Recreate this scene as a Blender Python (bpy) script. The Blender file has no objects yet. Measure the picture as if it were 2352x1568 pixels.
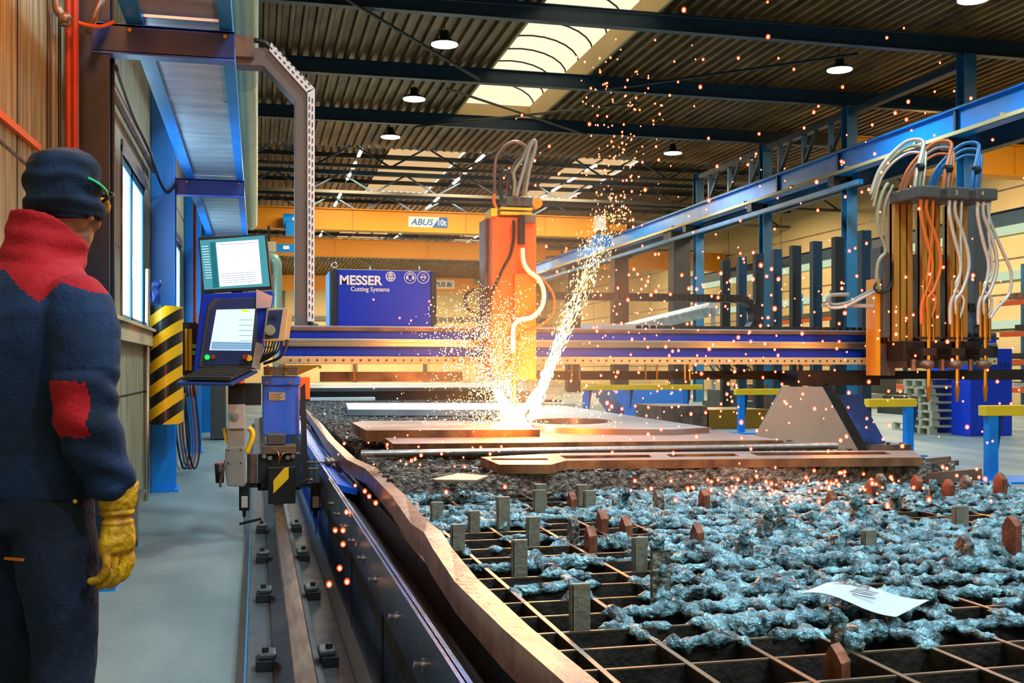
import bpy, bmesh, math, random
from mathutils import Vector, Matrix, noise
random.seed(7)
R = math.radians
sc = bpy.context.scene
COL = sc.collection

# ------------------------------------------------------------------ camera, world, exposure
F_PX, CX, CY, EYE, YAW = 2460.0, 1176.0, 845.0, 1.2, R(13.4)
cam_d = bpy.data.cameras.new('camera')
cam = bpy.data.objects.new('camera', cam_d); COL.objects.link(cam)
cam.location = (0, 0, EYE); cam.rotation_euler = (R(90), 0, -YAW)
cam_d.sensor_width = 36; cam_d.lens = F_PX / 2352 * 36; cam_d.shift_y = (CY - 784) / 2352
cam_d.clip_end = 300; cam_d.clip_start = 0.05
sc.camera = cam
sc.view_settings.view_transform = 'Standard'; sc.view_settings.look = 'None'
sc.view_settings.gamma = 1; sc.view_settings.use_curve_mapping = False
sc.view_settings.exposure = 0.2
try:
    sc.cycles.use_denoising = True
    sc.cycles.use_adaptive_sampling = True; sc.cycles.adaptive_threshold = 0.035
    sc.cycles.sample_clamp_indirect = 4.0; sc.cycles.max_bounces = 6
    sc.cycles.transparent_max_bounces = 8; sc.cycles.caustics_reflective = False; sc.cycles.caustics_refractive = False
except Exception: pass
world = bpy.data.worlds.new('world'); sc.world = world; world.use_nodes = True
bg = world.node_tree.nodes['Background']; bg.inputs[0].default_value = (1.0, 0.93, 0.80, 1); bg.inputs[1].default_value = 1.15

def lamp(name, kind, loc, energy, color, size=0.3, rot=(0, 0, 0), spot=None, parent=None):
    d = bpy.data.lights.new(name, kind); d.energy = energy; d.color = color
    if kind == 'AREA': d.shape = 'DISK'; d.size = size
    else: d.shadow_soft_size = size
    if kind == 'SPOT': d.spot_size = R(spot or 120); d.spot_blend = 0.6
    o = bpy.data.objects.new(name, d); COL.objects.link(o); o.location = loc; o.rotation_euler = rot
    if parent: o.parent = parent; o.location = Vector(loc) - parent.location
    return o
COOL = (0.62, 0.86, 1.0)
SPARK = (1.0, 0.27, 0.03)

# ------------------------------------------------------------------ helpers
def P(px, py, X=None, Y=None, Z=None, t=None):
    """point of the place seen at photo pixel (px, py) on the plane X=, Y= or Z="""
    u = (px - CX) / F_PX; w = (CY - py) / F_PX
    d = Vector((math.sin(YAW) + math.cos(YAW) * u, math.cos(YAW) - math.sin(YAW) * u, w))
    if t is None:
        t = X / d.x if X is not None else Y / d.y if Y is not None else (Z - EYE) / d.z
    return Vector((0, 0, EYE)) + d * t
def PX(px, Y): return P(px, CY, Y=Y).x
def hexc(h):
    c = [int(h[i:i+2], 16) / 255 for i in (0, 2, 4)]
    return tuple((x / 12.92 if x <= 0.04045 else ((x + 0.055) / 1.055) ** 2.4) for x in c) + (1,)
MATS = {}
def mat(name, h, rough=0.5, metal=0.0, var=0.0, scale=6.0, bump=0.0, bscale=40.0, h2=None, emit=None, es=0.0, stretch=(1, 1, 1), spec=0.5):
    m = bpy.data.materials.new(name); m.use_nodes = True; MATS[name] = m
    nt = m.node_tree; b = nt.nodes['Principled BSDF']
    b.inputs['Base Color'].default_value = hexc(h); b.inputs['Roughness'].default_value = rough
    b.inputs['Metallic'].default_value = metal; b.inputs['Specular IOR Level'].default_value = spec
    co = nt.nodes.new('ShaderNodeTexCoord'); mp = nt.nodes.new('ShaderNodeMapping')
    mp.inputs['Scale'].default_value = stretch; nt.links.new(co.outputs['Object'], mp.inputs[0])
    if var or h2:
        n = nt.nodes.new('ShaderNodeTexNoise'); n.inputs['Scale'].default_value = scale; n.inputs['Detail'].default_value = 6
        nt.links.new(mp.outputs[0], n.inputs['Vector'])
        r = nt.nodes.new('ShaderNodeValToRGB'); nt.links.new(n.outputs['Fac'], r.inputs[0])
        c = hexc(h); c2 = hexc(h2) if h2 else tuple(x * (1 - var) for x in c[:3]) + (1,)
        r.color_ramp.elements[0].position = 0.35; r.color_ramp.elements[0].color = c2
        r.color_ramp.elements[1].position = 0.65; r.color_ramp.elements[1].color = c
        nt.links.new(r.outputs[0], b.inputs['Base Color'])
        mr = nt.nodes.new('ShaderNodeMapRange'); mr.inputs['To Min'].default_value = min(1, rough + .12); mr.inputs['To Max'].default_value = max(.02, rough - .08)
        nt.links.new(n.outputs['Fac'], mr.inputs[0]); nt.links.new(mr.outputs[0], b.inputs['Roughness'])
    if bump:
        n2 = nt.nodes.new('ShaderNodeTexNoise'); n2.inputs['Scale'].default_value = bscale; n2.inputs['Detail'].default_value = 5
        nt.links.new(mp.outputs[0], n2.inputs['Vector'])
        bp = nt.nodes.new('ShaderNodeBump'); bp.inputs['Strength'].default_value = bump; bp.inputs['Distance'].default_value = 0.02
        nt.links.new(n2.outputs['Fac'], bp.inputs['Height']); nt.links.new(bp.outputs[0], b.inputs['Normal'])
    if emit:
        b.inputs['Emission Color'].default_value = hexc(emit); b.inputs['Emission Strength'].default_value = es
    return m
def emis(name, h, s, sample=True):
    m = bpy.data.materials.new(name); m.use_nodes = True; nt = m.node_tree; nt.nodes.clear()
    e = nt.nodes.new('ShaderNodeEmission'); o = nt.nodes.new('ShaderNodeOutputMaterial')
    e.inputs[0].default_value = hexc(h); e.inputs[1].default_value = s; nt.links.new(e.outputs[0], o.inputs[0])
    if not sample: m.cycles.emission_sampling = 'NONE'
    return m

class MB:
    def __init__(s): s.v = []; s.f = []; s.sm = []; s.mi = []; s.cur = 0
    def add(s, vs, fs, smooth=False):
        b = len(s.v); s.v += [Vector(x) for x in vs]
        for f in fs: s.f.append([b + i for i in f]); s.sm.append(smooth); s.mi.append(s.cur)
        return s
    def box(s, x0, x1, y0, y1, z0, z1):
        x0, x1 = min(x0, x1), max(x0, x1); y0, y1 = min(y0, y1), max(y0, y1); z0, z1 = min(z0, z1), max(z0, z1)
        v = [(x0,y0,z0),(x1,y0,z0),(x1,y1,z0),(x0,y1,z0),(x0,y0,z1),(x1,y0,z1),(x1,y1,z1),(x0,y1,z1)]
        return s.add(v, [(0,3,2,1),(4,5,6,7),(0,1,5,4),(1,2,6,5),(2,3,7,6),(3,0,4,7)])
    def beam(s, a, b, w, h, up=(0, 0, 1)):
        a = Vector(a); b = Vector(b); d = (b - a).normalized(); up = Vector(up)
        if abs(d.dot(up)) > .98: up = Vector((0, 1, 0))
        x = d.cross(up).normalized(); z = x.cross(d).normalized(); v = []
        for p in (a, b):
            for i, j in ((-1,-1),(1,-1),(1,1),(-1,1)): v.append(p + x * i * w / 2 + z * j * h / 2)
        return s.add(v, [(3,2,1,0),(4,5,6,7),(0,1,5,4),(1,2,6,5),(2,3,7,6),(3,0,4,7)])
    def ibeam(s, a, b, w, h, tf=.02, tw=.012):
        a = Vector(a); b = Vector(b); d = (b - a).normalized(); up = Vector((0,0,1))
        if abs(d.dot(up)) > .98: up = Vector((0, 1, 0))
        x = d.cross(up).normalized(); z = x.cross(d).normalized()
        for k in (-1, 1):
            o = z * k * (h / 2 - tf / 2); s.beam(a + o, b + o, w, tf, up)
        s.beam(a, b, tw, h - 2 * tf, up); return s
    def cyl(s, a, b, r, r2=None, n=14, cap=True):
        a = Vector(a); b = Vector(b); d = (b - a).normalized(); r2 = r if r2 is None else r2
        up = Vector((0,0,1)) if abs(d.z) < .9 else Vector((1,0,0))
        x = d.cross(up).normalized(); y = d.cross(x).normalized(); v = []
        for p, q in ((a, r), (b, r2)):
            for i in range(n):
                t = 2 * math.pi * i / n; v.append(p + (x * math.cos(t) + y * math.sin(t)) * q)
        s.add(v, [(i, (i+1) % n, n + (i+1) % n, n + i) for i in range(n)], True)
        if cap: s.add(v, []); b0 = len(s.v) - 2 * n; s.f += [[b0 + i for i in range(n)][::-1], [b0 + n + i for i in range(n)]]; s.sm += [False, False]; s.mi += [s.cur, s.cur]
        return s
    def tube(s, pts, r, n=8, k=6, smooth=True):
        pts = [Vector(p) for p in pts]
        if smooth and len(pts) > 2: pts = catmull(pts, k)
        rr = r if callable(r) else (lambda t: r)
        m = len(pts); v = []; prev = None
        for i, p in enumerate(pts):
            d = (pts[min(i+1, m-1)] - pts[max(i-1, 0)]).normalized()
            if prev is None: prev = d.cross(Vector((0,0,1)) if abs(d.z) < .9 else Vector((1,0,0))).normalized()
            x = (prev - d * prev.dot(d)).normalized(); prev = x; y = d.cross(x)
            q = rr(i / (m - 1))
            for j in range(n):
                t = 2 * math.pi * j / n; v.append(p + (x * math.cos(t) + y * math.sin(t)) * q)
        f = [(i*n + j, i*n + (j+1) % n, (i+1)*n + (j+1) % n, (i+1)*n + j) for i in range(m-1) for j in range(n)]
        f += [list(range(n))[::-1], [(m-1)*n + j for j in range(n)]]
        return s.add(v, f, True)
    def prism(s, poly, axis, a0, a1):
        n = len(poly)
        def q(p, a): return (a, p[0], p[1]) if axis == 'x' else (p[0], a, p[1]) if axis == 'y' else (p[0], p[1], a)
        v = [q(p, a0) for p in poly] + [q(p, a1) for p in poly]
        return s.add(v, [list(range(n)), list(range(n, 2*n))[::-1]] + [(i, n+i, n+(i+1) % n, (i+1) % n) for i in range(n)])
    def sphere(s, c, r, sc_=(1,1,1), n=12, m=8):
        c = Vector(c); v = []
        for i in range(1, m):
            a = math.pi * i / m
            for j in range(n):
                b = 2 * math.pi * j / n
                v.append(c + Vector((math.sin(a)*math.cos(b)*sc_[0], math.sin(a)*math.sin(b)*sc_[1], math.cos(a)*sc_[2])) * r)
        v += [c + Vector((0,0,r*sc_[2])), c - Vector((0,0,r*sc_[2]))]; T = len(v) - 2
        f = [(i*n + j, (i+1)*n + j, (i+1)*n + (j+1) % n, i*n + (j+1) % n) for i in range(m-2) for j in range(n)]
        f += [(T, j, (j+1) % n) for j in range(n)] + [(T+1, (m-2)*n + (j+1) % n, (m-2)*n + j) for j in range(n)]
        return s.add(v, f, True)
    def loft(s, rings):
        n = len(rings[0]); v = [p for r in rings for p in r]; m = len(rings)
        f = [(i*n + j, i*n + (j+1) % n, (i+1)*n + (j+1) % n, (i+1)*n + j) for i in range(m-1) for j in range(n)]
        f += [list(range(n))[::-1], [(m-1)*n + j for j in range(n)]]
        return s.add(v, f, True)
    def build(s, name, m, parent=None, bevel=0, local=False, fix=True):
        me = bpy.data.meshes.new(name)
        off = Vector((0,0,0))
        if parent is not None and not local:
            p = parent
            while p: off = off + p.location; p = p.parent
        me.from_pydata([tuple(x - off) for x in s.v], [], s.f)
        for mm in (m if isinstance(m, (list, tuple)) else [m]): me.materials.append(mm)
        me.polygons.foreach_set('use_smooth', s.sm); me.polygons.foreach_set('material_index', s.mi)
        if fix:
            bm = bmesh.new(); bm.from_mesh(me); bmesh.ops.recalc_face_normals(bm, faces=bm.faces); bm.to_mesh(me); bm.free()
        me.update()
        o = bpy.data.objects.new(name, me); COL.objects.link(o)
        if parent is not None: o.parent = parent
        if bevel:
            b = o.modifiers.new('bevel', 'BEVEL'); b.width = bevel; b.segments = 2; b.limit_method = 'ANGLE'
        return o
def catmull(pts, k):
    out = []; n = len(pts)
    for i in range(n - 1):
        p0, p1, p2, p3 = pts[max(i-1, 0)], pts[i], pts[i+1], pts[min(i+2, n-1)]
        for j in range(k):
            t = j / k
            out.append(.5 * ((2*p1) + (p2-p0)*t + (2*p0 - 5*p1 + 4*p2 - p3)*t*t + (3*p1 - p0 - 3*p2 + p3)*t**3))
    out.append(pts[-1]); return out
def tag(o, label, cat, group=None, kind=None):
    o['label'] = label; o['category'] = cat
    if group: o['group'] = group
    if kind: o['kind'] = kind
    return o
def thing(name, label, cat, loc=(0,0,0), group=None):
    o = bpy.data.objects.new(name, None); COL.objects.link(o); o.location = loc; o.empty_display_size = .1
    return tag(o, label, cat, group)
def struct(o): o['kind'] = 'structure'; return o
def copy_tree(o, parent=None):
    c = o.copy(); COL.objects.link(c)
    if parent: c.parent = parent
    for ch in [x for x in COL.objects if x.parent == o]: copy_tree(ch, c)
    return c
def one(name, mb, m, label, cat, group=None, bevel=0):
    return tag(mb.build(name, m, None, bevel), label, cat, group)
def curve_mesh(cu):
    o = bpy.data.objects.new('tmp', cu); COL.objects.link(o)
    dg = bpy.context.evaluated_depsgraph_get(); me = bpy.data.meshes.new_from_object(o.evaluated_get(dg))
    bpy.data.objects.remove(o); return me
def text(name, s, size, m, parent, loc, ext=.002, off=0.0, shear=0.0, sx=1.0, M=None, align='LEFT'):
    """lettering standing upright, read from the camera's side (facing -Y)"""
    cu = bpy.data.curves.new('t', 'FONT'); cu.body = s; cu.size = size; cu.extrude = ext; cu.offset = off; cu.shear = shear; cu.align_x = align
    me = curve_mesh(cu); me.name = name
    T = Matrix.Translation(Vector(loc)) @ (M or Matrix.Rotation(R(90), 4, 'X')) @ Matrix.Diagonal((sx, 1, 1, 1))
    off_ = Vector((0,0,0)); p = parent
    while p: off_ = off_ + p.location; p = p.parent
    me.transform(Matrix.Translation(-off_) @ T); me.materials.clear(); me.materials.append(m)
    o = bpy.data.objects.new(name, me); COL.objects.link(o); o.parent = parent; return o
def plate(name, outer, holes, z0, z1, m, parent=None, sides=None):
    """flat cut plate with holes; outlines in world XY"""
    cu = bpy.data.curves.new('p', 'CURVE'); cu.dimensions = '2D'; cu.fill_mode = 'BOTH'; cu.extrude = (z1 - z0) / 2
    for poly in [outer] + holes:
        sp = cu.splines.new('POLY'); sp.points.add(len(poly) - 1); sp.use_cyclic_u = True
        for i, p in enumerate(poly): sp.points[i].co = (p[0], p[1], 0, 1)
    me = curve_mesh(cu); me.name = name; me.transform(Matrix.Translation((0, 0, (z0 + z1) / 2)))
    me.materials.clear(); me.materials.append(m)
    if sides:
        me.materials.append(sides)
        for p in me.polygons: p.material_index = 1 if abs(p.normal.z) < .5 else 0
    o = bpy.data.objects.new(name, me); COL.objects.link(o)
    if parent: o.parent = parent
    return o
def remeshed(name, mb, mats, voxel, parent=None, smooth=4, pick=None, disp=None, local=False, factor=.5):
    """join overlapping volumes into ONE continuous skin"""
    o = mb.build(name, mats, parent, local=local)
    r = o.modifiers.new('r', 'REMESH'); r.mode = 'VOXEL'; r.voxel_size = voxel; r.use_smooth_shade = True
    sm = o.modifiers.new('s', 'SMOOTH'); sm.iterations = smooth; sm.factor = factor
    dg = bpy.context.evaluated_depsgraph_get(); me = bpy.data.meshes.new_from_object(o.evaluated_get(dg))
    o.modifiers.clear(); o.data = me; me.name = name
    me.materials.clear()
    for m in (mats if isinstance(mats, (list, tuple)) else [mats]): me.materials.append(m)
    if disp:
        ns = [v.normal.copy() for v in me.vertices]
        for v, n in zip(me.vertices, ns): v.co += n * disp(v.co)
    for p in me.polygons: p.use_smooth = True; p.material_index = pick(p.center, p.normal) if pick else 0
    return o

# ------------------------------------------------------------------ materials
M_FLOOR = mat('concrete_floor', '8A9690', .38, 0, .35, 1.6, .15, 30, h2='5F6F70', stretch=(1, .35, 1))
M_WALL = mat('precast_concrete', 'A8A078', .6, 0, .3, 3, .1, 40, h2='6A6548', stretch=(8, 8, .5))
M_WALLC = mat('cream_wall', 'C9AF7C', .8, 0, .12, .6)
M_DECK = mat('roof_deck', '7E5A2C', .45, .2, .3, 2.5, h2='4A3216', stretch=(1, .3, 1))
M_STEEL = mat('navy_steel', '1B3A4E', .45, .1, .2, 2)
M_STEELG = mat('grey_steel', '5E584C', .5, .3, .2, 2)
M_DARK = mat('dark_steel', '23282C', .5, .2, .2, 3)
M_BLK = mat('black_paint', '101214', .42, 0, .2, 8)
M_BLUE = mat('blue_paint', '0084E0', .35, 0, .15, 3)
M_TEAL = mat('teal_blue_paint', '1C6E9A', .4, 0, .2, 3)
M_NAVY = mat('navy_paint', '12306E', .35, 0, .1, 4)
M_MBLUE = mat('machine_blue', '0634BC', .42, 0, .06, 5, bump=.05, bscale=120, spec=.25)
M_LEG = mat('leg_blue', '3A66DC', .35, 0, .1, 6)
M_YEL = mat('crane_yellow', 'F29A08', .5, 0, .08, .5)
M_SYEL = mat('safety_yellow', 'FCC818', .45, 0, .1, 6)
M_ORG = mat('flat_orange', 'E8680C', .5, 0, .12, 3)
M_ALU = mat('aluminium', 'B9B2A6', .3, .85, .12, 8, stretch=(.3, 1, 8))
M_GALV = mat('galvanised', 'C4CCD0', .3, .45, .3, 3, h2='98A4AC', stretch=(.6, 2.5, 1))
M_CHR = mat('bright_steel', 'C8C8C4', .22, .95)
M_RUST = mat('mill_scale_steel', '8A6E5C', .4, .55, .3, 5, .1, 60, h2='5A4A44')
M_BAR = mat('worn_steel_bar', 'D09C76', .3, .65, .5, 7, .12, 30, h2='946E56', stretch=(1.5, 1.2, 1))
M_RAIL = mat('rail_steel', '8C7464', .3, .75, .3, 12, .05, 80, h2='5E4C40', stretch=(4, .4, 1))
M_RDARK = mat('oily_rail_steel', '2E221C', .5, .4, .3, 8)
M_BASE = mat('base_plate_steel', '5F6464', .35, .5, .3, 10, .1, 120)
M_PLATE = mat('steel_plate', 'B09A90', .4, .55, .2, 2, h2='8A7A78')
M_PLEDGE = mat('flame_cut_edge', 'B07C50', .5, .4, .3, 9, .2, 60, h2='76503A', stretch=(1, 1, .6))
M_EDGE = mat('worn_edge_highlight', 'B4987E', .3, .8, .3, 20)  # bright slat caps: edge highlight put into the colour of worn tops
M_SLAT = mat('slat_steel', '4A443F', .5, .5, .3, 12, .3, 60, h2='2C2826')
M_SLAG = mat('slag', '96C4D2', .24, .5, .6, 18, 1.0, 60, h2='08141A')
M_GREY = mat('grey_enamel', '8E8A80', .45, 0, .06, 6)
M_LGREY = mat('light_grey_enamel', 'B5AFA6', .45, 0, .05, 6)
M_DGREY = mat('dark_grey_enamel', '4B4A48', .42, .1, .08, 6)
M_ARM = mat('arm_grey_paint', '6A6058', .5, 0, .06, 4)
M_RED = mat('red_pipe_paint', 'A8381C', .4, 0, .15, 5)
M_DUCT = mat('duct_grey_green', '9CB090', .35, .3, .1, 4)
M_BRS = mat('brass', 'B98838', .3, .85)
M_WHITE = mat('white_paint', 'E6E6E2', .5)
M_HOSEW = mat('silver_hose', 'CFC8BE', .3, .35, .15, 60)
M_HOSEO = mat('orange_hose', 'C8641E', .4)
M_HOSEG = mat('grey_green_hose', '8C9478', .4)
M_HOSEB = mat('blue_hose', '1E6AA8', .35)
M_HOSEK = mat('black_hose', '15171A', .4)
M_WOOD = mat('pallet_wood', 'BFB79A', .8, 0, .25, 8, stretch=(.3, 1, 1))
M_RACKO = mat('rack_orange', 'D8501C', .5)
M_LAMP = emis('lamp_glow', 'E4FCFF', 14)
M_TUBE = emis('tube_glow', 'FFF3D2', 9)
def glassy(name, h, tr=.75):
    m = bpy.data.materials.new(name); m.use_nodes = True; nt = m.node_tree; nt.nodes.clear()
    o = nt.nodes.new('ShaderNodeOutputMaterial'); mx = nt.nodes.new('ShaderNodeMixShader'); mx.inputs[0].default_value = 1 - tr
    a = nt.nodes.new('ShaderNodeBsdfTransparent'); b = nt.nodes.new('ShaderNodeBsdfTranslucent')
    a.inputs[0].default_value = hexc(h); b.inputs[0].default_value = hexc(h)
    nt.links.new(a.outputs[0], mx.inputs[1]); nt.links.new(b.outputs[0], mx.inputs[2]); nt.links.new(mx.outputs[0], o.inputs[0]); return m
M_SKYL = glassy('skylight_sheet', 'FFF2D8', .8)
M_SKYL2 = glassy('skylight_panel_cream', 'E4D2B8', .7)
M_WGLASS = glassy('window_glass', 'F0F8FF', .9)
# ------------------------------------------------------------------ lamps of the hall
WALLX, ROOF, ROOF2, HALL2 = -1.0, 8.55, 8.95, 36.0
COLX = 15.4
# ------------------------------------------------------------------ the setting
struct(MB().box(-14, 40, -8, 100, -.12, 0).build('floor', M_FLOOR))
def wall_left():
    m = MB(); H = 8.9
    def holes(y0, y1): return y0, y1
    segs = [(-4.2, 8.6), (10.35, 13.45), (15.2, 17.6), (19.2, 92)]
    for a, b in segs: m.box(WALLX - .06, WALLX, a, b, 0, H)
    for a, b in ((8.6, 10.35), (13.45, 15.2), (17.6, 19.2)):
        m.box(WALLX - .06, WALLX, a, b, 0, 1.55); m.box(WALLX - .06, WALLX, a, b, 2.84, H)
    return m
struct(wall_left().build('wall_left', M_WALL))
j = MB()
for z in (.98, 2.1, 3.25, 5.6): j.box(WALLX, WALLX + .004, -1, 8.5, z, z + .014); j.box(WALLX, WALLX + .004, 11.1, 40, z, z + .014) if z != 2.1 else None
j.box(WALLX, WALLX + .004, 8.5, 11.1, .98, .994); j.box(WALLX, WALLX + .004, 8.5, 11.1, 3.25, 3.264)
for y in (4.95, 5.62): j.box(WALLX, WALLX + .003, y, y + .02, 0, 8)
struct(j.build('trim_1', M_RDARK))
s_ = MB(); s_.box(WALLX, WALLX + .07, 6.2, 10.5, 1.40, 1.53); s_.box(WALLX, WALLX + .10, 6.2, 10.5, 1.53, 1.555)
struct(s_.build('trim_2', M_WALLC))
struct(MB().box(-1.2, 26, -4.3, -4, 0, 9.5).build('wall_back', M_WALLC))
struct(MB().box(-1.2, 40, 92, 92.3, 0, 9.5).build('wall_far', M_WALLC))
struct(MB().box(25, 25.3, -4, 92, 0, 9.5).build('wall_right', M_WALLC))
jr = MB()
for z in (1.3, 2.5, 3.7, 4.9, 6.1, 7.3): jr.box(24.985, 25, 4, 92, z, z + .05)
for y in range(6, 92, 6): jr.box(24.985, 25, y, y + .04, 0, 8.6)
struct(jr.build('trim_3', M_RUST))
jf = MB(); jf.box(-1, 25, 91.8, 92, 5.2, 5.6); jf.box(-1, 25, 91.9, 92, 2.9, 3.05)
for x in range(2, 25, 6): jf.box(x, x + .3, 91.7, 92, 0, 9)
struct(jf.build('trim_4', M_STEELG))
# windows of the left wall
def window(n, y0, y1):
    w = MB(); X = WALLX - .03; z0, z1 = 1.55, 2.84; mid = y0 + (y1 - y0) * .42
    for a, b in ((y0, y0 + .06), (mid, mid + .10), (y1 - .08, y1)): w.box(X, X + .022, a, b, z0, z1)
    w.box(X, X + .022, y0, y1, z0, z0 + .07); w.box(X, X + .022, y0, y1, z1 - .07, z1)
    f = w.build('window_%d' % n, M_TEAL, bevel=.004); struct(f)
    g = MB().box(X + .006, X + .010, y0 + .02, y1, z0 + .02, z1 - .02).build('pane', M_WGLASS, f)
    h = MB().box(X + .022, X + .06, mid + .03, mid + .07, 1.95, 2.12).build('handle', M_ALU, f)
    h['label'] = 'aluminium sash handle'
    r = MB().box(WALLX - .13, WALLX + .01, y0 - .05, y0, z0 - .01, z1 + .05).box(WALLX - .13, WALLX + .015, y0 - .05, y1, z1, z1 + .09)
    r.build('surround', M_RUST, f)
window(1, 8.6, 10.35); window(2, 13.45, 15.2); window(3, 17.6, 19.2)

# ceiling: corrugated deck, ribs running away along the hall
def deck(x0, x1, y0, y1, z, pitch=.27, dep=.09):
    m = MB(); n = int((x1 - x0) / pitch)
    prof = []
    for i in range(n + 1):
        x = x0 + i * pitch
        prof += [(x, z), (x + pitch * .30, z), (x + pitch * .42, z + dep), (x + pitch * .88, z + dep)]
    prof = [(min(p[0], x1), p[1]) for p in prof]; prof.append((x1, z))
    v = [(a, y0, b) for a, b in prof] + [(a, y1, b) for a, b in prof]; k = len(prof)
    return m.add(v, [(i, i+1, k+i+1, k+i) for i in range(k-1)])
c = MB()
for args in ((-1.2, 5.62, -4.2, HALL2, ROOF), (8.02, 25.3, -4.2, HALL2, ROOF), (5.62, 8.02, 31.4, HALL2, ROOF)):
    d_ = deck(*args); c.add(d_.v, d_.f)
for args in ((-1.2, 4.6, HALL2, 92, ROOF2), (7.3, 11.6, HALL2, 92, ROOF2), (14.0, 25.3, HALL2, 92, ROOF2), (4.6, 7.3, 47.5, 54, ROOF2), (11.6, 14, 47.5, 54, ROOF2), (4.6, 7.3, 66, 92, ROOF2), (11.6, 14, 66, 92, ROOF2)):
    d_ = deck(*args); c.add(d_.v, d_.f)
struct(c.build('ceiling', M_DECK, fix=False))
# barrel skylight on a curb
sk = thing('barrel_skylight', 'long arched translucent skylight on a pale curb in the roof deck', 'skylight', (5.6, 12, ROOF))
cb = MB(); cb.box(5.56, 5.62, -4.2, 31.4, ROOF - .02, ROOF + .55); cb.box(8.02, 8.08, -4.2, 31.4, ROOF - .02, ROOF + .55); cb.box(5.56, 8.08, 31.36, 31.42, ROOF - .02, ROOF + .55)
cb.build('curb', M_WALLC, sk)
arch = [(6.82 + 1.24 * math.cos(a), ROOF + .5 + .62 * math.sin(a)) for a in [math.pi * i / 12 for i in range(13)]]
dm = MB(); v = [(a, -4.2, b) for a, b in arch] + [(a, 31.4, b) for a, b in arch]
dm.add(v, [(i, i+1, 13+i+1, 13+i) for i in range(12)], True); dm.add([(a, 31.4, b) for a, b in arch], [list(range(13))]); dm.build('dome_sheet', M_SKYL, sk, fix=False)
for y in [8 + 1.15 * i for i in range(21)]:
    MB().tube([(a, y, b - .01) for a, b in arch], .022, n=6, smooth=False).build('arch_rib', M_DARK, sk)
hz = MB(); hz.box(5.6, 8.04, 31.2, 31.36, ROOF - .05, ROOF + .02); hz.build('end_rail', M_WHITE, sk)
for i, (x0, y0, y1) in enumerate(((4.6, 36, 47.5), (11.6, 36, 47.5), (4.6, 54, 66), (11.6, 54, 66))):
    lab = ['wide cream rooflight panel over the first lattice trusses left of centre', 'cream rooflight panel over the lattice trusses right of the spark plume',
           'far cream rooflight panel seen under the lettered crane girder', 'far cream rooflight panel near the right columns'][i]
    one('rooflight_panel', MB().box(x0, x0 + (2.7 if x0 < 5 else 2.4), y0, y1, ROOF2 + .10, ROOF2 + .12), M_SKYL2, lab, 'skylight')

# ------------------------------------------------------------------ steelwork of the hall
ordw = ['nearest', 'second', 'third']
for i, Y in enumerate((20.9, 25.75, 30.6)):
    m = MB().ibeam((-1.0, Y, ROOF - .19), (COLX + 9.6, Y, ROOF - .19), .20, .36, .02, .014)
    one('roof_beam', m, M_STEEL, '%s dark blue steel roof beam crossing the hall under the %s' % (ordw[i], 'corrugated deck and skylight'), 'beam')
one('roof_beam', MB().ibeam((-1.0, 16.0, ROOF - .19), (COLX + 9.6, 16.0, ROOF - .19), .2, .36), M_STEEL, 'dark roof beam at the very top left corner of the frame', 'beam')
for i, Y in enumerate((36.2, 41.6, 47.0, 58.0, 69)):
    t = thing('roof_truss', ['first lattice truss with X bracing where the far hall begins', 'second lattice truss behind the first one', 'lattice truss just behind the lettered crane girder', 'lattice truss visible below the lettered girder', 'faint farthest lattice truss'][i], 'truss', (0, Y, 7.9))
    MB().beam((-1, Y, 8.72), (24.9, Y, 8.72), .2, .16).build('top_chord', M_STEEL, t)
    MB().beam((-1, Y, 7.98), (24.9, Y, 7.98), .14, .11).build('bottom_chord', M_STEELG, t)
    x = -.6; up = True; wb = MB()
    while x < 24:
        a, b = ((x, Y, 7.98), (x + 1.25, Y, 8.7)) if up else ((x, Y, 8.7), (x + 1.25, Y, 7.98))
        wb.beam(a, b, .06, .06); x += 1.25; up = not up
    wb.build('web_bracing', M_STEEL, t)
for i, Y in enumerate((38.9, 44.2, 49.5, 55.5, 62)):
    one('purlin', MB().beam((-1, Y, ROOF2 - .1), (25, Y, ROOF2 - .1), .14, .16), M_DARK, ['nearest dark purlin under the far roof deck, between the first two trusses', 'second dark purlin under the far roof deck', 'third dark purlin, behind the lettered girder', 'fourth dark purlin of the far roof', 'farthest dark purlin of the far roof'][i], 'purlin')
# wind bracing under the roof
for i, (a, b) in enumerate((((-.6, 17.2, 8.13), (5.2, 25.2, 8.13)), ((8.3, 25.5, 8.12), (12.9, 21.2, 8.12)), ((4.6, 26.2, 8.12), (9.5, 30.4, 8.12)), ((9.6, 26.2, 8.05), (4.4, 30.2, 8.05)))):
    one('brace_rod', MB().cyl(a, b, .035, n=8), M_DARK if i < 2 else M_STEELG, ['long dark brace rod running diagonally under the roof left of the skylight', 'dark brace rod under the roof beside the right hand highbay lamp', 'grey brace bar crossing below the skylight end, rising left', 'grey brace bar crossing below the skylight end, rising right'][i], 'brace')
one('sag_wire', MB().cyl((0, 20.2, 8.2), (15.2, 20.2, 8.35), .012, n=6), M_DARK, 'thin wire strung along under the nearest roof beam', 'wire')

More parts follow.
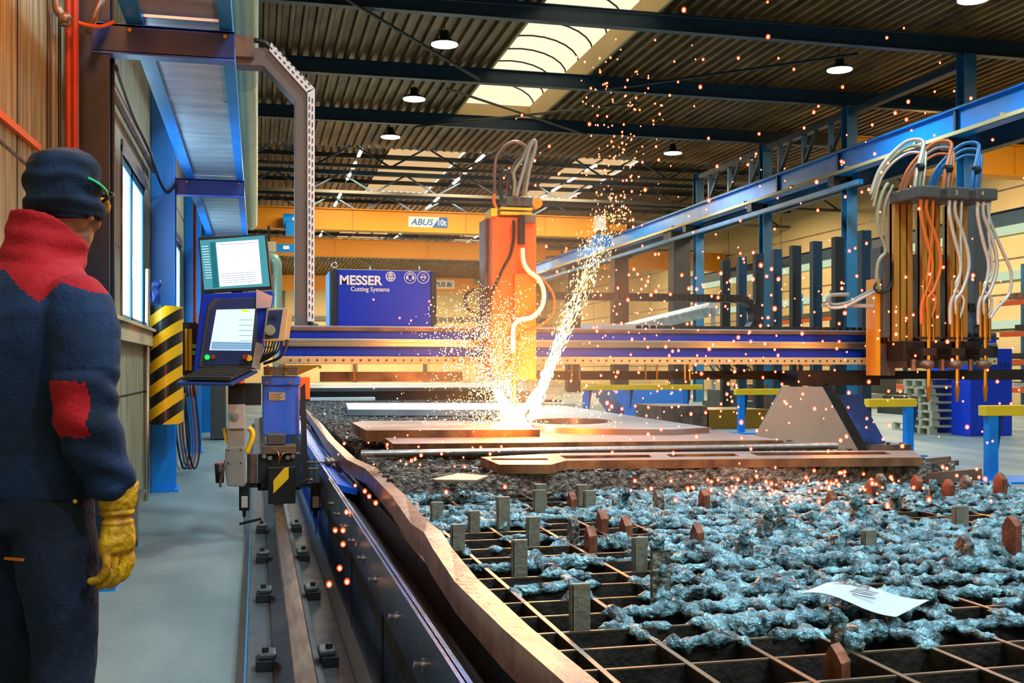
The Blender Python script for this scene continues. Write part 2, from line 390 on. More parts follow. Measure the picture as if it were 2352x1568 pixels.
# column row with crane runway
for i, Y in enumerate((20.9, 25.75, 30.6, 35.8)):
    one('hall_column', MB().ibeam((COLX, Y, 0), (COLX, Y, ROOF - .37), .30, .30, .02, .015), M_TEAL,
        ['tall blue steel column right behind the torch carriages', 'blue steel column left of the torch carriages', 'dark blue column hidden partly by the stanchion row', 'blue column beside the broad dark crane posts'][i], 'column')
for i, Y in enumerate((37.6, 44.4, 51.5)):
    t = thing('crane_post', ['broad dark crane post with a flared head, nearest and tallest of the row', 'broad dark crane post right of the spark plume', 'farthest broad dark crane post, seen through the sparks'][i], 'column', (COLX, Y, 0))
    MB().box(COLX - .33, COLX + .33, Y - .3, Y + .3, 0, 5.98).build('post', M_DARK, t, bevel=.02)
    MB().box(COLX - .48, COLX + .48, Y - .4, Y + .4, 5.98, 6.28).build('head', M_DARK, t, bevel=.02)
rw = thing('crane_runway', 'bright blue crane runway beam running along the column row', 'beam', (COLX - .3, 12, 6.3))
MB().ibeam((COLX - .35, 11, 6.6), (COLX - .35, 60, 6.6), .28, .62, .03, .03).build('beam', M_BLUE, rw)
MB().box(COLX - .39, COLX - .31, 11, 60, 6.91, 6.97).build('rail', M_DARK, rw)
cr = MB().box(COLX - .56, COLX - .50, 11, 60, 6.30, 6.38)
for y in range(13, 60, 3): cr.box(COLX - .55, COLX - .3, y, y + .08, 6.36, 6.44)
cr.build('conductor_rail', M_WALLC, rw)
for Y in (20.9, 25.75, 30.6, 35.8): MB().box(COLX - .55, COLX, Y - .15, Y + .15, 6.05, 6.28).build('bracket', M_DARK, rw)
for Y in (17, 20.7, 25.6, 29): MB().box(COLX - .45, COLX - .36, Y - .04, Y + .04, 6.33, 6.88).build('stiffener', M_STEEL, rw)
one('crane_runway', MB().ibeam((-.75, 25, 6.5), (-.75, 90, 6.5), .25, .5), M_STEEL, 'dark crane runway beam along the left wall behind the duct', 'beam')
one('crane_runway', MB().ibeam((COLX + .45, 15, 6.3), (COLX + .45, 60, 6.3), .25, .5), M_STEEL, 'crane runway beam of the right hand bay behind the column row', 'beam')
one('crane_runway', MB().ibeam((24.8, 15, 6.3), (24.8, 60, 6.3), .25, .5), M_STEEL, 'crane runway beam on the right hand wall', 'beam')
lg = thing('lattice_girder', 'blue lattice girder over the crane runway between the columns', 'truss', (COLX, 30, 7))
for a, b in ((21.1, 25.55), (25.95, 30.4), (30.8, 35.6)):
    n = 3; st = (b - a) / n; m = MB(); m.beam((COLX, a, 8.0), (COLX, b, 8.0), .2, .18); m.beam((COLX, a, 7.05), (COLX, b, 7.05), .14, .12)
    if a < 25: m = MB(); m.beam((COLX, a, 8.0), (COLX, b, 8.0), .2, .18)
    m.build('chord', M_STEEL, lg)
    if a > 25:
        for k in range(n):
            y = a + k * st
            MB().beam((COLX, y + st / 2, 7.05), (COLX, y + st / 2, 8.0), .12, .12).build('upright', M_TEAL, lg)
            MB().beam((COLX, y, 7.95), (COLX, y + st / 2, 7.1), .09, .09).build('diagonal', M_STEEL, lg)
one('cable_duct', MB().box(COLX - .8, COLX - .66, 24, 58, 5.8, 5.92), M_TEAL, 'slim blue cable duct running below the crane runway', 'cable duct')

# lamps
lamp_spots = [(3.85, 22.3), (3.88, 27.0), (3.84, 31.6), (12.97, 22.1), (12.85, 31.9), (18.6, 27.0), (19, 36), (20.5, 36)]
lamp_lab = ['round highbay lamp, largest, below the nearest roof beam left of the skylight', 'round highbay lamp, middle one of the left row', 'round highbay lamp, farthest of the left row above the lattice truss',
            'round highbay lamp high on the right beside the diagonal brace', 'round highbay lamp right of the rising sparks', 'small highbay lamp peeping over the crane runway on the right', 'small far highbay lamp seen through the lattice girder', 'small far highbay lamp right of its twin behind the lattice girder']
def make_lamp():
    t = thing('highbay_lamp', 'x', 'lamp', (0, 0, 0))
    MB().cyl((0,0,0), (0,0,.10), .30, .16, 20).cyl((0,0,.10), (0,0,.28), .11, .09, 14).build('housing', M_BLK, t)
    MB().cyl((0,0,-.012), (0,0,.01), .28, None, 24).build('lens', M_LAMP, t)
    MB().cyl((0,0,.28), (0,0,.61), .008, None, 6).build('suspension', M_DARK, t)
    return t
pl = make_lamp()
for i, (x, y) in enumerate(lamp_spots):
    t = pl if i == 0 else copy_tree(pl)
    t.location = (x, y, 8.02); t['label'] = lamp_lab[i]
    o = lamp('lamp_light', 'SPOT', (x, y, 7.98), 1500 if i < 5 else 900, COOL, .28, (0, 0, 0), 150)
tl = MB().box(-.05, .05, -.6, .6, 0, .05).build('tube_light', M_TUBE)
tag(tl, 'x', 'light', 'tube lights in rows under the far roof')
rows = ((3.45, 'left'), (7.66, 'middle'), (12.0, 'right')); first = True
for x, nm in rows:
    for k in range(13):
        Y = 37 + k * 2.35 + (0 if nm != 'right' else .8)
        if 42.8 < Y < 44.4: continue
        o = tl if first else tl.copy()
        if not first: COL.objects.link(o)
        first = False; o.location = (x, Y, 8.56); o['label'] = 'glowing tube light in the %s row of tubes under the far roof' % nm
        o['group'] = 'tube lights of the %s row' % nm
    one('light_track', MB().box(x - .03, x + .03, 36.5, 68, 8.61, 8.66), M_STEELG, 'thin track carrying the %s row of tube lights' % nm, 'track')
    for Y in (40, 47, 55, 64): lamp('tube_light_row', 'AREA', (x, Y, 8.5), 420, (1, .86, .62), 3.0)
for Y in (30, 44, 60): lamp('aisle_light', 'AREA', (20, Y, 8.3), 900, (1, .80, .5), 3.0)
for Y in (14, 22, 32): lamp('aisle_light', 'AREA', (20, Y, 8.3), 420, (1, .84, .6), 3.0)
# near lamps above the frame; those behind the camera added to light front faces
for x, y, e in ((3.85, 17.4, 1500), (3.85, 12.6, 1300), (12.9, 17.3, 1300), (2.9, 6.8, 1500), (2.6, 1.2, 1600), (7.5, 5.0, 900), (3.85, -2.6, 1700), (11.5, -1.5, 1500), (-.2, -2.8, 500)):
    t = copy_tree(pl); t.location = (x, y, 8.02); lamp('lamp_light', 'SPOT', (x, y, 7.98), e, COOL, .28, (0, 0, 0), 150)
    t['label'] = 'highbay lamp cut off by the top edge of the photo at the right' if (x, y) == (12.9, 17.3) else 'unseen highbay lamp, nearer than every visible one'; t['group'] = 'highbay lamps above the photo'
# added warm lamp, out of view, to turn the upper left wall orange
bl = thing('added_warm_lamp', 'added warm lamp, unseen, tinting the upper left wall orange', 'lamp', (WALLX, 4.0, 2.7))
MB().box(WALLX, WALLX + .08, 3.9, 4.1, 2.6, 2.8).build('housing', M_DARK, bl)
lamp('warm_light', 'POINT', (WALLX + .35, 4.0, 2.75), 40, (1, .27, .02), .08)
lamp('warm_light', 'POINT', (WALLX + .28, 4.7, 3.9), 70, (1, .27, .02), .1)  # second added warm light, no fixture, for the upper wall
for y0, y1, e in ((8.6, 10.35, 55), (13.45, 15.2, 60), (17.6, 19.2, 50)):   # daylight entering by the wall windows
    o = lamp('window_daylight', 'AREA', (WALLX - .045, (y0 + y1) / 2, 2.2), e, (.55, .82, 1), 1.5, (0, R(-90), 0)); o.data.shape = 'RECTANGLE'; o.data.size = 1.2; o.data.size_y = y1 - y0 - .1
for X in (6, 14): lamp('far_wall_fill', 'AREA', (X, 82, 8.4), 3200, (1, .86, .6), 4)  # added fill without fixtures, brightens the far wall

# ------------------------------------------------------------------ travelling cranes
def girder(Y, x0, x1, z0, z1, label, grp=None, walk=False):
    t = thing('crane_girder', label, 'crane', (x0, Y, z0))
    h = z1 - z0
    m = MB().box(x0, x1, Y - .25, Y + .25, z0 + .03, z1 - .04)
    m.box(x0, x1, Y - .33, Y + .33, z1 - .04, z1); m.box(x0, x1, Y - .33, Y + .33, z0, z0 + .03)
    m.build('box_girder', M_YEL, t)
    xe = x1 + (.75 if x1 < 15 else -.1)
    MB().box(min(x1, xe), max(x1, xe), Y - .5, Y + .5, z0 + .27, z0 + .55).build('end_truck', M_YEL, t)
    for x in (x0 + (x1 - x0) * .3, x0 + (x1 - x0) * .6, x0 + (x1 - x0) * .82): MB().box(x, x + .03, Y - .256, Y - .25, z0 + .03, z1 - .04).build('weld_seam', M_ORG, t)
    if walk:
        r = MB(); r.box(x0 + .5, x1 - .5, Y - .5, Y - .46, z1 + .02, z1 + .05)
        r.build('cable_track', M_STEELG, t)
        for k in range(34): MB().box(x0 + .6 + k * .44, x0 + .86 + k * .44, Y - .53, Y - .5, z1 - .01, z1 + .04).build('cable_carrier', M_GREY, t)
    return t
g1 = girder(43.5, -.9, 14.5, 6.72, 7.58, 'lettered yellow crane girder, nearest and highest of the three on the left')
yf = 43.5 - .257
xa, xb = P(938, 510, Y=yf).x, P(1028, 510, Y=yf).x; za, zb = P(980, 522, Y=yf).z, P(980, 498, Y=yf).z
sg = MB().box(xa, xb, yf - .012, yf, za, zb).build('sign', M_WHITE, g1); sg['label'] = 'white and blue lettered sign'
xm = xa + (xb - xa) * .60; M_SIGNB = mat('sign_blue', '1560A8', .5)
MB().prism([(xm, za), (xb, za), (xb, zb), (xm + .32, zb)], 'y', yf - .016, yf - .012).build('blue_field', M_SIGNB, sg)
text('lettering', 'ABUS', .36, M_SIGNB, sg, (xa + .10, yf - .02, za + .09), .002, .006, .25, 1.02)
text('lettering', '10t', .34, M_WHITE, sg, (xm + .20, yf - .02, za + .09), .002, .006, .0, .85)
girder(54.0, -.9, 14.6, 6.75, 7.62, 'second yellow crane girder with a row of cable carriers on top', walk=True)
g3 = girder(73.0, -.9, 14.6, 6.4, 7.4, 'third yellow crane girder, low behind the lettered blue cabinet')
yf = 73 - .257; xa, xb = P(1003, 650, Y=yf).x, P(1044, 650, Y=yf).x
sg = MB().box(P(985, 650, Y=yf).x, xb, yf - .03, yf, 6.65, 7.25).build('sign', M_WHITE, g3)
text('lettering', 'ABUS 8t', .42, M_DARK, sg, (P(985, 650, Y=yf).x + .1, yf - .04, 6.8), .002, .012, .2)
girder(54.5, 15.9, 24.8, 6.5, 7.45, 'yellow crane girder beyond the column row behind the dark stanchions')
girder(27.0, 15.9, 24.9, 6.75, 7.65, 'bright yellow crane girder at the right edge behind the hose loops')
# hoist drive on the lettered crane
hd = thing('hoist_drive', 'blue crane hoist motor hanging at the lettered girder beside the grey arm', 'hoist', (0, 43, 6.5))
x0, x1 = P(650, 500, Y=43.0).x, P(676, 500, Y=43.0).x
MB().cyl((x0, 42.9, 6.95), (x1 + .3, 42.9, 6.95), .3, None, 16).box(x0 + .1, x1 + .3, 42.6, 43.2, 6.4, 6.9).build('motor', M_BLUE, hd)
MB().box(x0 + .35, x1 + .2, 42.58, 42.6, 6.95, 7.08).build('plate', M_WHITE, hd)
cbx = thing('crane_control_box', 'blue and grey control box hanging under the crane beside the grey arm', 'control box', (.2, 42.8, 5.6))
MB().box(.4, .5, 42.85, 42.95, 5.9, 6.75).build('hanger', M_DARK, cbx)
MB().box(P(613, 560, Y=42.8).x, P(634, 560, Y=42.8).x, 42.7, 43, P(620, 578, Y=42.8).z, P(620, 555, Y=42.8).z).build('grey_box', M_LGREY, cbx)
MB().box(P(636, 560, Y=42.8).x, P(676, 560, Y=42.8).x, 42.7, 43, P(620, 578, Y=42.8).z, P(620, 560, Y=42.8).z).build('blue_box', M_BLUE, cbx)
MB().box(P(650, 560, Y=42.8).x, P(664, 560, Y=42.8).x, 42.68, 42.7, P(620, 572, Y=42.8).z, P(620, 564, Y=42.8).z).build('display', M_WHITE, cbx)
hs = thing('crane_hook_hoist', 'small blue and white hoist at the right end of the lettered girder', 'hoist', (14, 43, 6.8))
MB().box(P(1362, 530, Y=43).x, P(1402, 530, Y=43).x, 42.9, 43.3, 6.35, 6.8).build('body', M_BLUE, hs)
MB().box(P(1368, 500, Y=43).x, P(1390, 500, Y=43).x, 42.9, 43.3, 7.0, 7.6).build('cap', M_WHITE, hs)

# ------------------------------------------------------------------ left wall furniture
M_NAVYD = mat('dark_navy_paint', '08203A', .4, 0, .2, 3)
def left_column(Y, label, mm=M_BLUE):
    t = thing('wall_column', label, 'column', (-.88, Y, 0))
    MB().ibeam((-.885, Y, 0), (-.885, Y, ROOF - .4), .22, .22, .014, .01).build('shaft', mm, t)
    MB().box(-.99, -.74, Y - .15, Y + .15, 0, .02).build('foot_plate', M_BLUE, t)
    return t
left_column(6.25, 'dark blue wall column just behind the operator', M_NAVYD)
left_column(11.0, 'bright blue wall column wrapped by the striped guard')
left_column(15.9, 'blue wall column behind the tilted monitor'); left_column(20.9, 'farthest blue wall column at the end of the aisle')
# vertical pipes and conduits between wall and first column
for i, (px, r, mm, nm) in enumerate(((158, .018, M_RED, 'thick red pipe, left of two'), (173, .017, M_RED, 'thick red pipe, right of two'), (110, .012, M_RUST, 'thin brown conduit nearest the bare wall'), (123, .010, M_GREY, 'thin grey conduit on the left wall'), (137, .008, M_HOSEK, 'thin black cable beside the red pipes'))):
    x = PX(px, 5.7); one('wall_pipe' if i < 3 else 'wall_conduit', MB().cyl((x, 5.7, .1), (x, 5.7, 8), r, n=12), mm, nm + ' above the operator', 'pipe')
pf = thing('pipe_fitting', 'brown branched pipe fitting high on the wall above the operator', 'pipe fitting', (-.9, 5.6, 3))
MB().tube([P(128, -20, Y=5.6), P(132, 20, Y=5.6), P(148, 42, Y=5.6), P(150, 60, Y=5.6)], .022).sphere(P(150, 44, Y=5.6), .034).build('elbow', M_RUST, pf)
one('loose_cable', MB().tube([P(180, 52, Y=5.7), P(205, 58, Y=5.7), P(235, 60, Y=5.8), P(262, 50, Y=5.9)], .009), M_ORG, 'orange cable sagging from the red pipes to the first bracket', 'cable')
one('diagonal_strut', MB().tube([P(203, 75, Y=5.95), P(240, -20, Y=5.95)], .022, smooth=False), M_RUST, 'brown tube strut leaning at the top left in front of the wall column', 'strut')
one('wall_batten', MB().box(WALLX + .005, WALLX + .03, 4.2, 5.6, 0, .02).v and MB().beam(P(-40, 230, X=WALLX+.02), P(90, 340, X=WALLX+.02), .02, .03), M_ORG, 'orange tube running slanted along the wall left of the operator', 'tube')
one('wall_channel', MB().box(-.985, -.93, 7.25, 7.40, .4, 4.2), M_RUST, 'tall beige steel channel between first column and window', 'channel')
cv = thing('vertical_cable_bundle', 'bundle of dark cables hanging down beside the beige channel', 'cables', (-.93, 7, 2))
for k in range(3): MB().tube([(-.93 + .012*k, 6.75 + .03*k, 5), (-.93, 6.8, 3.4), (-.925 + .01*k, 6.85, 2.4), (-.93, 6.8 + .05*k, 1.3)], .008).build('cable', M_HOSEK, cv)
wc = thing('wall_conduit_run', 'grey conduit and black cable running above the wall windows', 'conduit', (WALLX, 8, 3.1))
MB().cyl((WALLX + .05, 7.45, 3.08), (WALLX + .05, 10.7, 3.08), .028).build('conduit', M_RUST, wc)
MB().tube([(WALLX + .1, 7.4, 3.18), (WALLX + .08, 8.6, 3.13), (WALLX + .08, 9.8, 3.12), (WALLX + .10, 10.7, 2.98), (-.84, 10.85, 2.9), (-.76, 10.85, 2.99)], .013).build('black_cable', M_HOSEK, wc)
# overhead metal canopy
cp = thing('overhead_canopy', 'long overhead canopy of pale metal panels in blue rails along the aisle', 'canopy', (-.4, 10, 3.06))
for x0, x1, nm in ((-.69, -.60, 'inner'), (-.20, -.13, 'outer')):
    MB().box(x0, x1, 3.2, 22, 3.07, 3.15).build('side_rail', M_BLUE, cp)
for y0, y1 in ((3.2, 6.05), (6.1, 7.9), (7.93, 9.75), (9.77, 10.95), (11.0, 12.9), (12.93, 14.5), (14.53, 16.4), (16.43, 19), (19.03, 22)):
    MB().box(-.60, -.20, y0, y1, 3.10, 3.12).build('panel', M_GALV, cp)
for i, Y in enumerate((6.15, 11.0, 15.9)):
    t = thing('canopy_bracket', ['nearest blue channel bracket carrying the canopy, largest', 'middle blue channel bracket carrying the canopy above the guard', 'farthest blue bracket right above the tilted monitor'][i], 'bracket', (-.9, Y, 2.9))
    MB().box(-.80 if i else -.86, -.12, Y - .02, Y, 2.91, 3.06).build('web', M_NAVY, t)
    MB().box(-.80 if i else -.86, -.12, Y - .02, Y + .08, 2.90, 2.915).box(-.80 if i else -.86, -.12, Y - .02, Y + .08, 3.05, 3.065).build('flanges', M_LEG, t)
    for x in (-.67, -.17): MB().cyl((x, Y - .035, 3.03), (x, Y - .02, 3.03), .012, None, 8).build('bolt', M_BRS, t)
# green grey spiral duct along the aisle
du = thing('spiral_duct', 'large grey green spiral duct running along above the aisle', 'duct', (-.14, 15, 4.6))
m = MB(); n = 20; rings = []
y = 4.0; k = 0
while y < 26:
    rings.append([Vector((-.14 + (.150 + (.007 if k % 2 else 0)) * math.cos(2*math.pi*i/n), y, 4.6 + (.150 + (.007 if k % 2 else 0)) * math.sin(2*math.pi*i/n))) for i in range(n)])
    y += .035 if y < 13 else .12; k += 1
m.loft(rings); m.build('duct', M_DUCT, du)
dp = thing('down_pipe', 'grey pipe with an elbow dropping behind the tilted monitor', 'pipe', (.3, 20, 0))
a = P(618, 600, Y=20)
MB().tube([P(596, 590, Y=20), P(622, 590, Y=20), P(634, 600, Y=20), P(637, 625, Y=20), P(637, 700, Y=20), P(637, 860, Y=20), Vector((P(637, 860, Y=20).x, 20, 0))], .085, n=14).build('pipe', M_DUCT, dp)
# striped column guard
def stripes():
    m = bpy.data.materials.new('hazard_stripes'); m.use_nodes = True; nt = m.node_tree; b = nt.nodes['Principled BSDF']
    co = nt.nodes.new('ShaderNodeTexCoord'); sp = nt.nodes.new('ShaderNodeSeparateXYZ'); nt.links.new(co.outputs['Object'], sp.inputs[0])
    a = nt.nodes.new('ShaderNodeMath'); a.operation = 'MULTIPLY_ADD'; a.inputs[1].default_value = -.72; nt.links.new(sp.outputs['X'], a.inputs[0]); nt.links.new(sp.outputs['Z'], a.inputs[2])
    c_ = nt.nodes.new('ShaderNodeMath'); c_.operation = 'DIVIDE'; c_.inputs[1].default_value = .215; nt.links.new(a.outputs[0], c_.inputs[0])
    f = nt.nodes.new('ShaderNodeMath'); f.operation = 'FRACT'; nt.links.new(c_.outputs[0], f.inputs[0])
    g = nt.nodes.new('ShaderNodeMath'); g.operation = 'GREATER_THAN'; g.inputs[1].default_value = .5; nt.links.new(f.outputs[0], g.inputs[0])
    mx = nt.nodes.new('ShaderNodeMix'); mx.data_type = 'RGBA'; mx.inputs['A'].default_value = hexc('16160F'); mx.inputs['B'].default_value = hexc('F0B008')
    nt.links.new(g.outputs[0], mx.inputs['Factor']); nt.links.new(mx.outputs['Result'], b.inputs['Base Color']); b.inputs['Roughness'].default_value = .35; return m
M_STRIPE = stripes()
sgd = thing('column_guard', 'yellow and black striped round guard around the bright blue column', 'guard', (-.85, 10.35, .68))
gd = MB(); n = 28; o_ = []; i_ = []
for k in range(n + 1):
    a = math.pi * (-.10 + 1.2 * k / n) + math.pi
    o_.append((-.85 + .172 * math.cos(a), 10.62 + .30 * math.sin(a))); i_.append((-.85 + .160 * math.cos(a), 10.62 + .288 * math.sin(a)))
gd.prism(o_ + i_[::-1], 'z', .68, 1.775)
for f in range(len(gd.sm)): gd.sm[f] = False
gd.build('shell', M_STRIPE, sgd)
one('leaning_pipe', MB().cyl((-1.0 + .03, 10.2, 0), (-.965, 10.25, 2.1), .022), M_CHR, 'bright steel pipe leaning behind the striped guard', 'pipe')
bag = remeshed('rag_bundle', MB().sphere((0,0,0), .07, (.7, .7, 1.5)).sphere((.03, 0, .06), .05, (.7,.7,1.3)).cyl((.04, 0, -.1), (.05, 0, .12), .02), [M_NAVY], .012, disp=lambda c: .02 * noise.noise(c * 18))
bag.location = (-.99 + .07, 10.3, 1.89); tag(bag, 'crumpled dark blue rag bundle stuck on top of the striped guard', 'rag')
# steel bench box
bx = thing('wall_bench', 'low grey steel bench box against the left wall beside the glove', 'bench', (-.85, 7.0, 0))
MB().box(-1.0, -.74, 6.6, 7.75, .345, .365).build('top', M_BASE, bx, bevel=.004)
MB().box(-.98, -.78, 6.7, 6.74, 0, .345).box(-.98, -.78, 7.6, 7.64, 0, .345).box(-.80, -.78, 6.74, 7.6, .05, .345).build('frame', M_STEELG, bx)
# hose rack by the wall
hr = thing('hose_rack', 'wall rack with hanging hoses and brass valves behind the keyboard tray', 'hose rack', (-.85, 12.8, 0))
MB().box(-.99, -.95, 12.5, 13.3, .5, 1.3).build('back_plate', M_STEELG, hr)
for k, (mm, dx_) in enumerate(((M_HOSEW, 0), (M_HOSEK, .05), (M_HOSEB, .09), (M_RED, .12), (M_HOSEK, .16))):
    x = -.93 + dx_
    MB().tube([(x, 12.7, 1.15), (x - .01, 12.6, .8), (x, 12.6, .45), (x + .05, 12.65, .12), (x + .10, 12.7, .08), (x + .13, 12.8, .35), (x + .07, 12.85, 1.0)], .012, n=6).build('hose', mm, hr)
for k in range(3): MB().cyl((-.9 + .05*k, 12.62, 1.02 - .1*k), (-.9 + .05*k, 12.62, 1.12 - .1*k), .022, None, 8).build('valve', M_BRS, hr)
cw = thing('wall_cabinet', 'dark cabinet on the wall behind the yellow cable strip', 'cabinet', (-.8, 14, 1))
MB().box(-1.0, -.72, 13.6, 14.0, .85, 1.5).build('body', M_DARK, cw)
one('copper_pipe', MB().cyl((P(447, 500, Y=13).x, 13, .9), (P(447, 500, Y=13).x, 13, 3.4), .018), M_RED, 'reddish vertical pipe left of the tilted monitor', 'pipe')
# far aisle clutter
fb = thing('aisle_cabinet', 'dark cabinet with a shelf standing at the end of the aisle', 'cabinet', (-.3, 17, 0))
MB().box(P(483, 990, Y=18.5).x, P(518, 990, Y=18.5).x, 18.5, 19.2, .02, 1.3).build('body', M_DGREY, fb)
# ------------------------------------------------------------------ near rail on its base plate
rb = thing('steel_floor_plate', 'long grey steel base plate under the near rail', 'base plate', (.15, 6, 0))
MB().box(-.037, .34, 1.2, 24, .0, .10).build('plate', M_BASE, rb, bevel=.004)
MB().box(-.045, -.037, 1.2, 24, .0, .105).build('edge_strip', M_TEAL, rb)
rl = thing('crane_rail', 'worn steel rail the gantry runs on, leading away from the camera', 'rail', (.145, 6, .1))
MB().prism([(.06, .10), (.23, .10), (.23, .118), (.165, .135), (.158, .205), (.125, .205), (.118, .135), (.06, .118)], 'y', 1.2, 24).build('rail_web', M_RDARK, rl)
MB().prism([(.110, .205), (.180, .205), (.182, .243), (.177, .25), (.113, .25), (.108, .243)], 'y', 1.2, 24).build('rail_head', M_RAIL, rl)
def rail_clip():
    t = thing('rail_clip', 'x', 'clip', (0, 0, .1))
    for s in (-1, 1):
        x0 = .085 * s; x1 = .150 * s
        MB().box(min(x0, x1) - .0, max(x0, x1), -.05, .05, .10, .14).build('block', M_DARK, t, bevel=.004)
        MB().box(min(.075*s, .14*s), max(.075*s, .14*s), -.045, .045, .14, .165).build('clamp', M_BASE, t, bevel=.008)
        MB().cyl((.115*s, -.02, .165), (.115*s, -.02, .183), .014, None, 6).build('bolt', M_DARK, t); 
    return t
pc = rail_clip()
for i, Y in enumerate((3.0, 4.03, 5.2, 6.25, 7.35)):
    t = pc if i == 0 else copy_tree(pc); t.location = (.145, Y, .1)
    t['label'] = ['pair of rail clips nearest the bottom edge of the photo', 'second pair of rail clips from the camera', 'third pair of rail clips, by the bent clamp plate', 'fourth pair of rail clips from the camera', 'pair of rail clips just under the gantry carriage'][i]
    t['group'] = 'rail clips along the near rail'
# ------------------------------------------------------------------ gantry machine
GY = 8.3
g = thing('cutting_gantry', 'blue and aluminium flame cutting gantry spanning the slatted table', 'cutting machine', (.145, GY, .25))
bx0, bx1 = PX(612, GY), PX(2292, GY)
zt, zb_ = 1.515, 1.235
fr = MB(); fr.box(bx0 + .1, bx1, GY + .02, GY + .42, zb_ + .02, zt - .01); fr.build('beam', M_MBLUE, g)
bs = [(zt - .03, zt, .0, M_RUST, 'top_strip'), (1.365, 1.425, -.015, M_ALU, 'guide_rail'), (zb_ - .005, zb_ + .055, -.02, M_WALLC, 'rack_strip')]
for a, b, dy, mm, nm in bs:
    o = MB().box(bx0 + (.05 if nm == 'rack_strip' else .12), bx1 - .02, GY + dy, GY + .02, a, b).build(nm, mm, g, bevel=.003)
    if nm == 'rack_strip': rs = o
gl = MB(); gl.box(bx0 + .12, bx1 - .02, GY - .03, GY - .015, 1.38, 1.386).box(bx0 + .12, bx1 - .02, GY - .03, GY - .015, 1.404, 1.41); gl.build('guide_groove', M_CHR, g)
x = bx0 + .18; k = 0
while x < bx1 - .05 and k < 96:
    MB().cyl((x, GY - .026, zb_ + .026), (x, GY - .02, zb_ + .026), .0075, None, 8).build('screw', M_DARK, g); x += .066; k += 1
# top: cover, energy chain channel
MB().box(PX(655, 8.5), PX(2010, 8.5), GY + .06, GY + .40, zt - .01, zt + .012).build('top_cover', M_GALV, g)
ch = MB()
x = PX(1440, 8.6)
while x < PX(2005, 8.6): ch.prism([(x, 1.52), (x + .012, 1.555), (x + .05, 1.555), (x + .062, 1.52)], 'y', GY + .1, GY + .2); x += .064
ch.build('chain_trough_links', M_BLK, g)
MB().box(PX(1345, 8.5), PX(1500, 8.5), GY + .1, GY + .3, zt, zt + .05).build('cover_box', M_GALV, g)
# energy chain: horizontal run and bend
def chain():
    m = MB(); pts = []
    xa = PX(1255, 8.7); xb = PX(1690, 8.7); zt_ = P(1500, 683, Y=8.7).z; r = .155
    x = xa
    while x < xb: pts.append(Vector((x, 8.7, zt_))); x += .045
    for i in range(1, 12):
        a = math.pi / 2 - math.pi * i / 11; pts.append(Vector((xb + r * math.cos(a) * 1.15, 8.7, zt_ - r + r * math.sin(a))))
    for i in range(len(pts) - 1):
        d = (pts[i+1] - pts[i]); m.beam(pts[i] - d * .06, pts[i] + d * .86, .12, .062, (0, 1, 0) if False else (0, 0, 1)) if abs(d.z) < abs(d.x) * 2.5 else m.beam(pts[i] - d * .06, pts[i] + d * .86, .12, .062, (1, 0, 0))
        if i % 2 == 0: m.cyl(pts[i] + Vector((0, -.066, 0)) + d * .4, pts[i] + Vector((0, -.06, 0)) + d * .4, .016, None, 8)
    return m
chain().build('energy_chain', M_BLK, g)
# lower dark duct under the beam with hanging hooks
MB().box(PX(1225, 8.75), 7.6, 8.70, 8.80, 1.10, 1.175).build('lower_duct', M_RDARK, g)
MB().box(PX(735, 8.75), PX(1060, 8.75), 8.70, 8.80, 1.09, 1.17).build('lower_duct', M_RUST, g)
for px in (812, 1312, 1330, 1482, 1508, 1572, 1583, 1832): MB().box(PX(px, 8.6), PX(px, 8.6) + .012, 8.6, 8.62, 1.10, zb_).build('hanger', M_BRS, g)
lc = MB()
for k in range(5): lc.tube([P(1630 + 14*k, 838, Y=8.55), P(1645 + 16*k, 856, Y=8.55), P(1675 + 10*k, 862, Y=8.55), P(1700 + 6*k, 846, Y=8.55), P(1690, 838, Y=8.55)], .006, n=5)
lc.build('cable_loops', M_HOSEK, g)
# left leg
lx0, lx1 = PX(603, 7.9), PX(688, 7.9)
zz = lambda py, Y=7.9, px=645: P(px, py, Y=Y).z
MB().prism([(lx0, zz(1000)), (lx1, zz(1000)), (lx1, zz(864)), (lx0, zz(864))], 'y', 7.9, 8.25).build('leg', M_LEG, g, bevel=.008)
MB().box(lx0 - .005, lx1 + .005, 7.88, 8.3, zz(884), zz(864)).build('leg_cap', M_LEG, g, bevel=.003)
MB().box(PX(606, 7.88), PX(684, 7.88), 7.86, 8.3, zz(862), zz(842)).build('head_plate', M_RUST, g, bevel=.003)
MB().prism([(PX(684, 7.9), zz(862)), (PX(740, 7.9), zz(838)), (PX(684, 7.9), zz(838)), (PX(640, 7.9), zz(838)), (PX(640, 7.9), zz(862))], 'y', 7.95, 8.25).build('gusset', M_BRS, g)
for px, py in ((615, 842), (658, 842), (700, 842), (735, 843), (622, 857), (656, 857), (612, 878), (667, 878)):
    p = P(px, py, Y=7.86); MB().cyl(p, p + Vector((0, -.012, 0)), .012, None, 6).build('bolt', M_BRS, g)
lb = MB().box(PX(618, 7.89), PX(655, 7.89), 7.893, 7.9, zz(919), zz(901)).build('rating_plate', M_WALLC, g)
for k in range(4): MB().box(PX(620, 7.89), PX(648 - 5 * (k % 2), 7.89), 7.891, 7.893, zz(905 + 4*k), zz(904 + 4*k)).build('print_line', M_RDARK, lb)
MB().box(PX(682, 7.95), PX(712, 7.95), 7.95, 8.0, zz(918), zz(866)).build('side_bracket', M_ORG, g, bevel=.004)
MB().prism([(PX(690, 7.8), zz(890, 7.8)), (PX(701, 7.8), zz(880, 7.8)), (PX(706, 7.8), zz(1045, 7.8)), (PX(712, 7.8), zz(1060, 7.8)), (PX(708, 7.8), zz(1118, 7.8)), (PX(693, 7.8), zz(1105, 7.8))], 'y', 7.8, 7.82).build('scraper_strip', M_DARK, g)
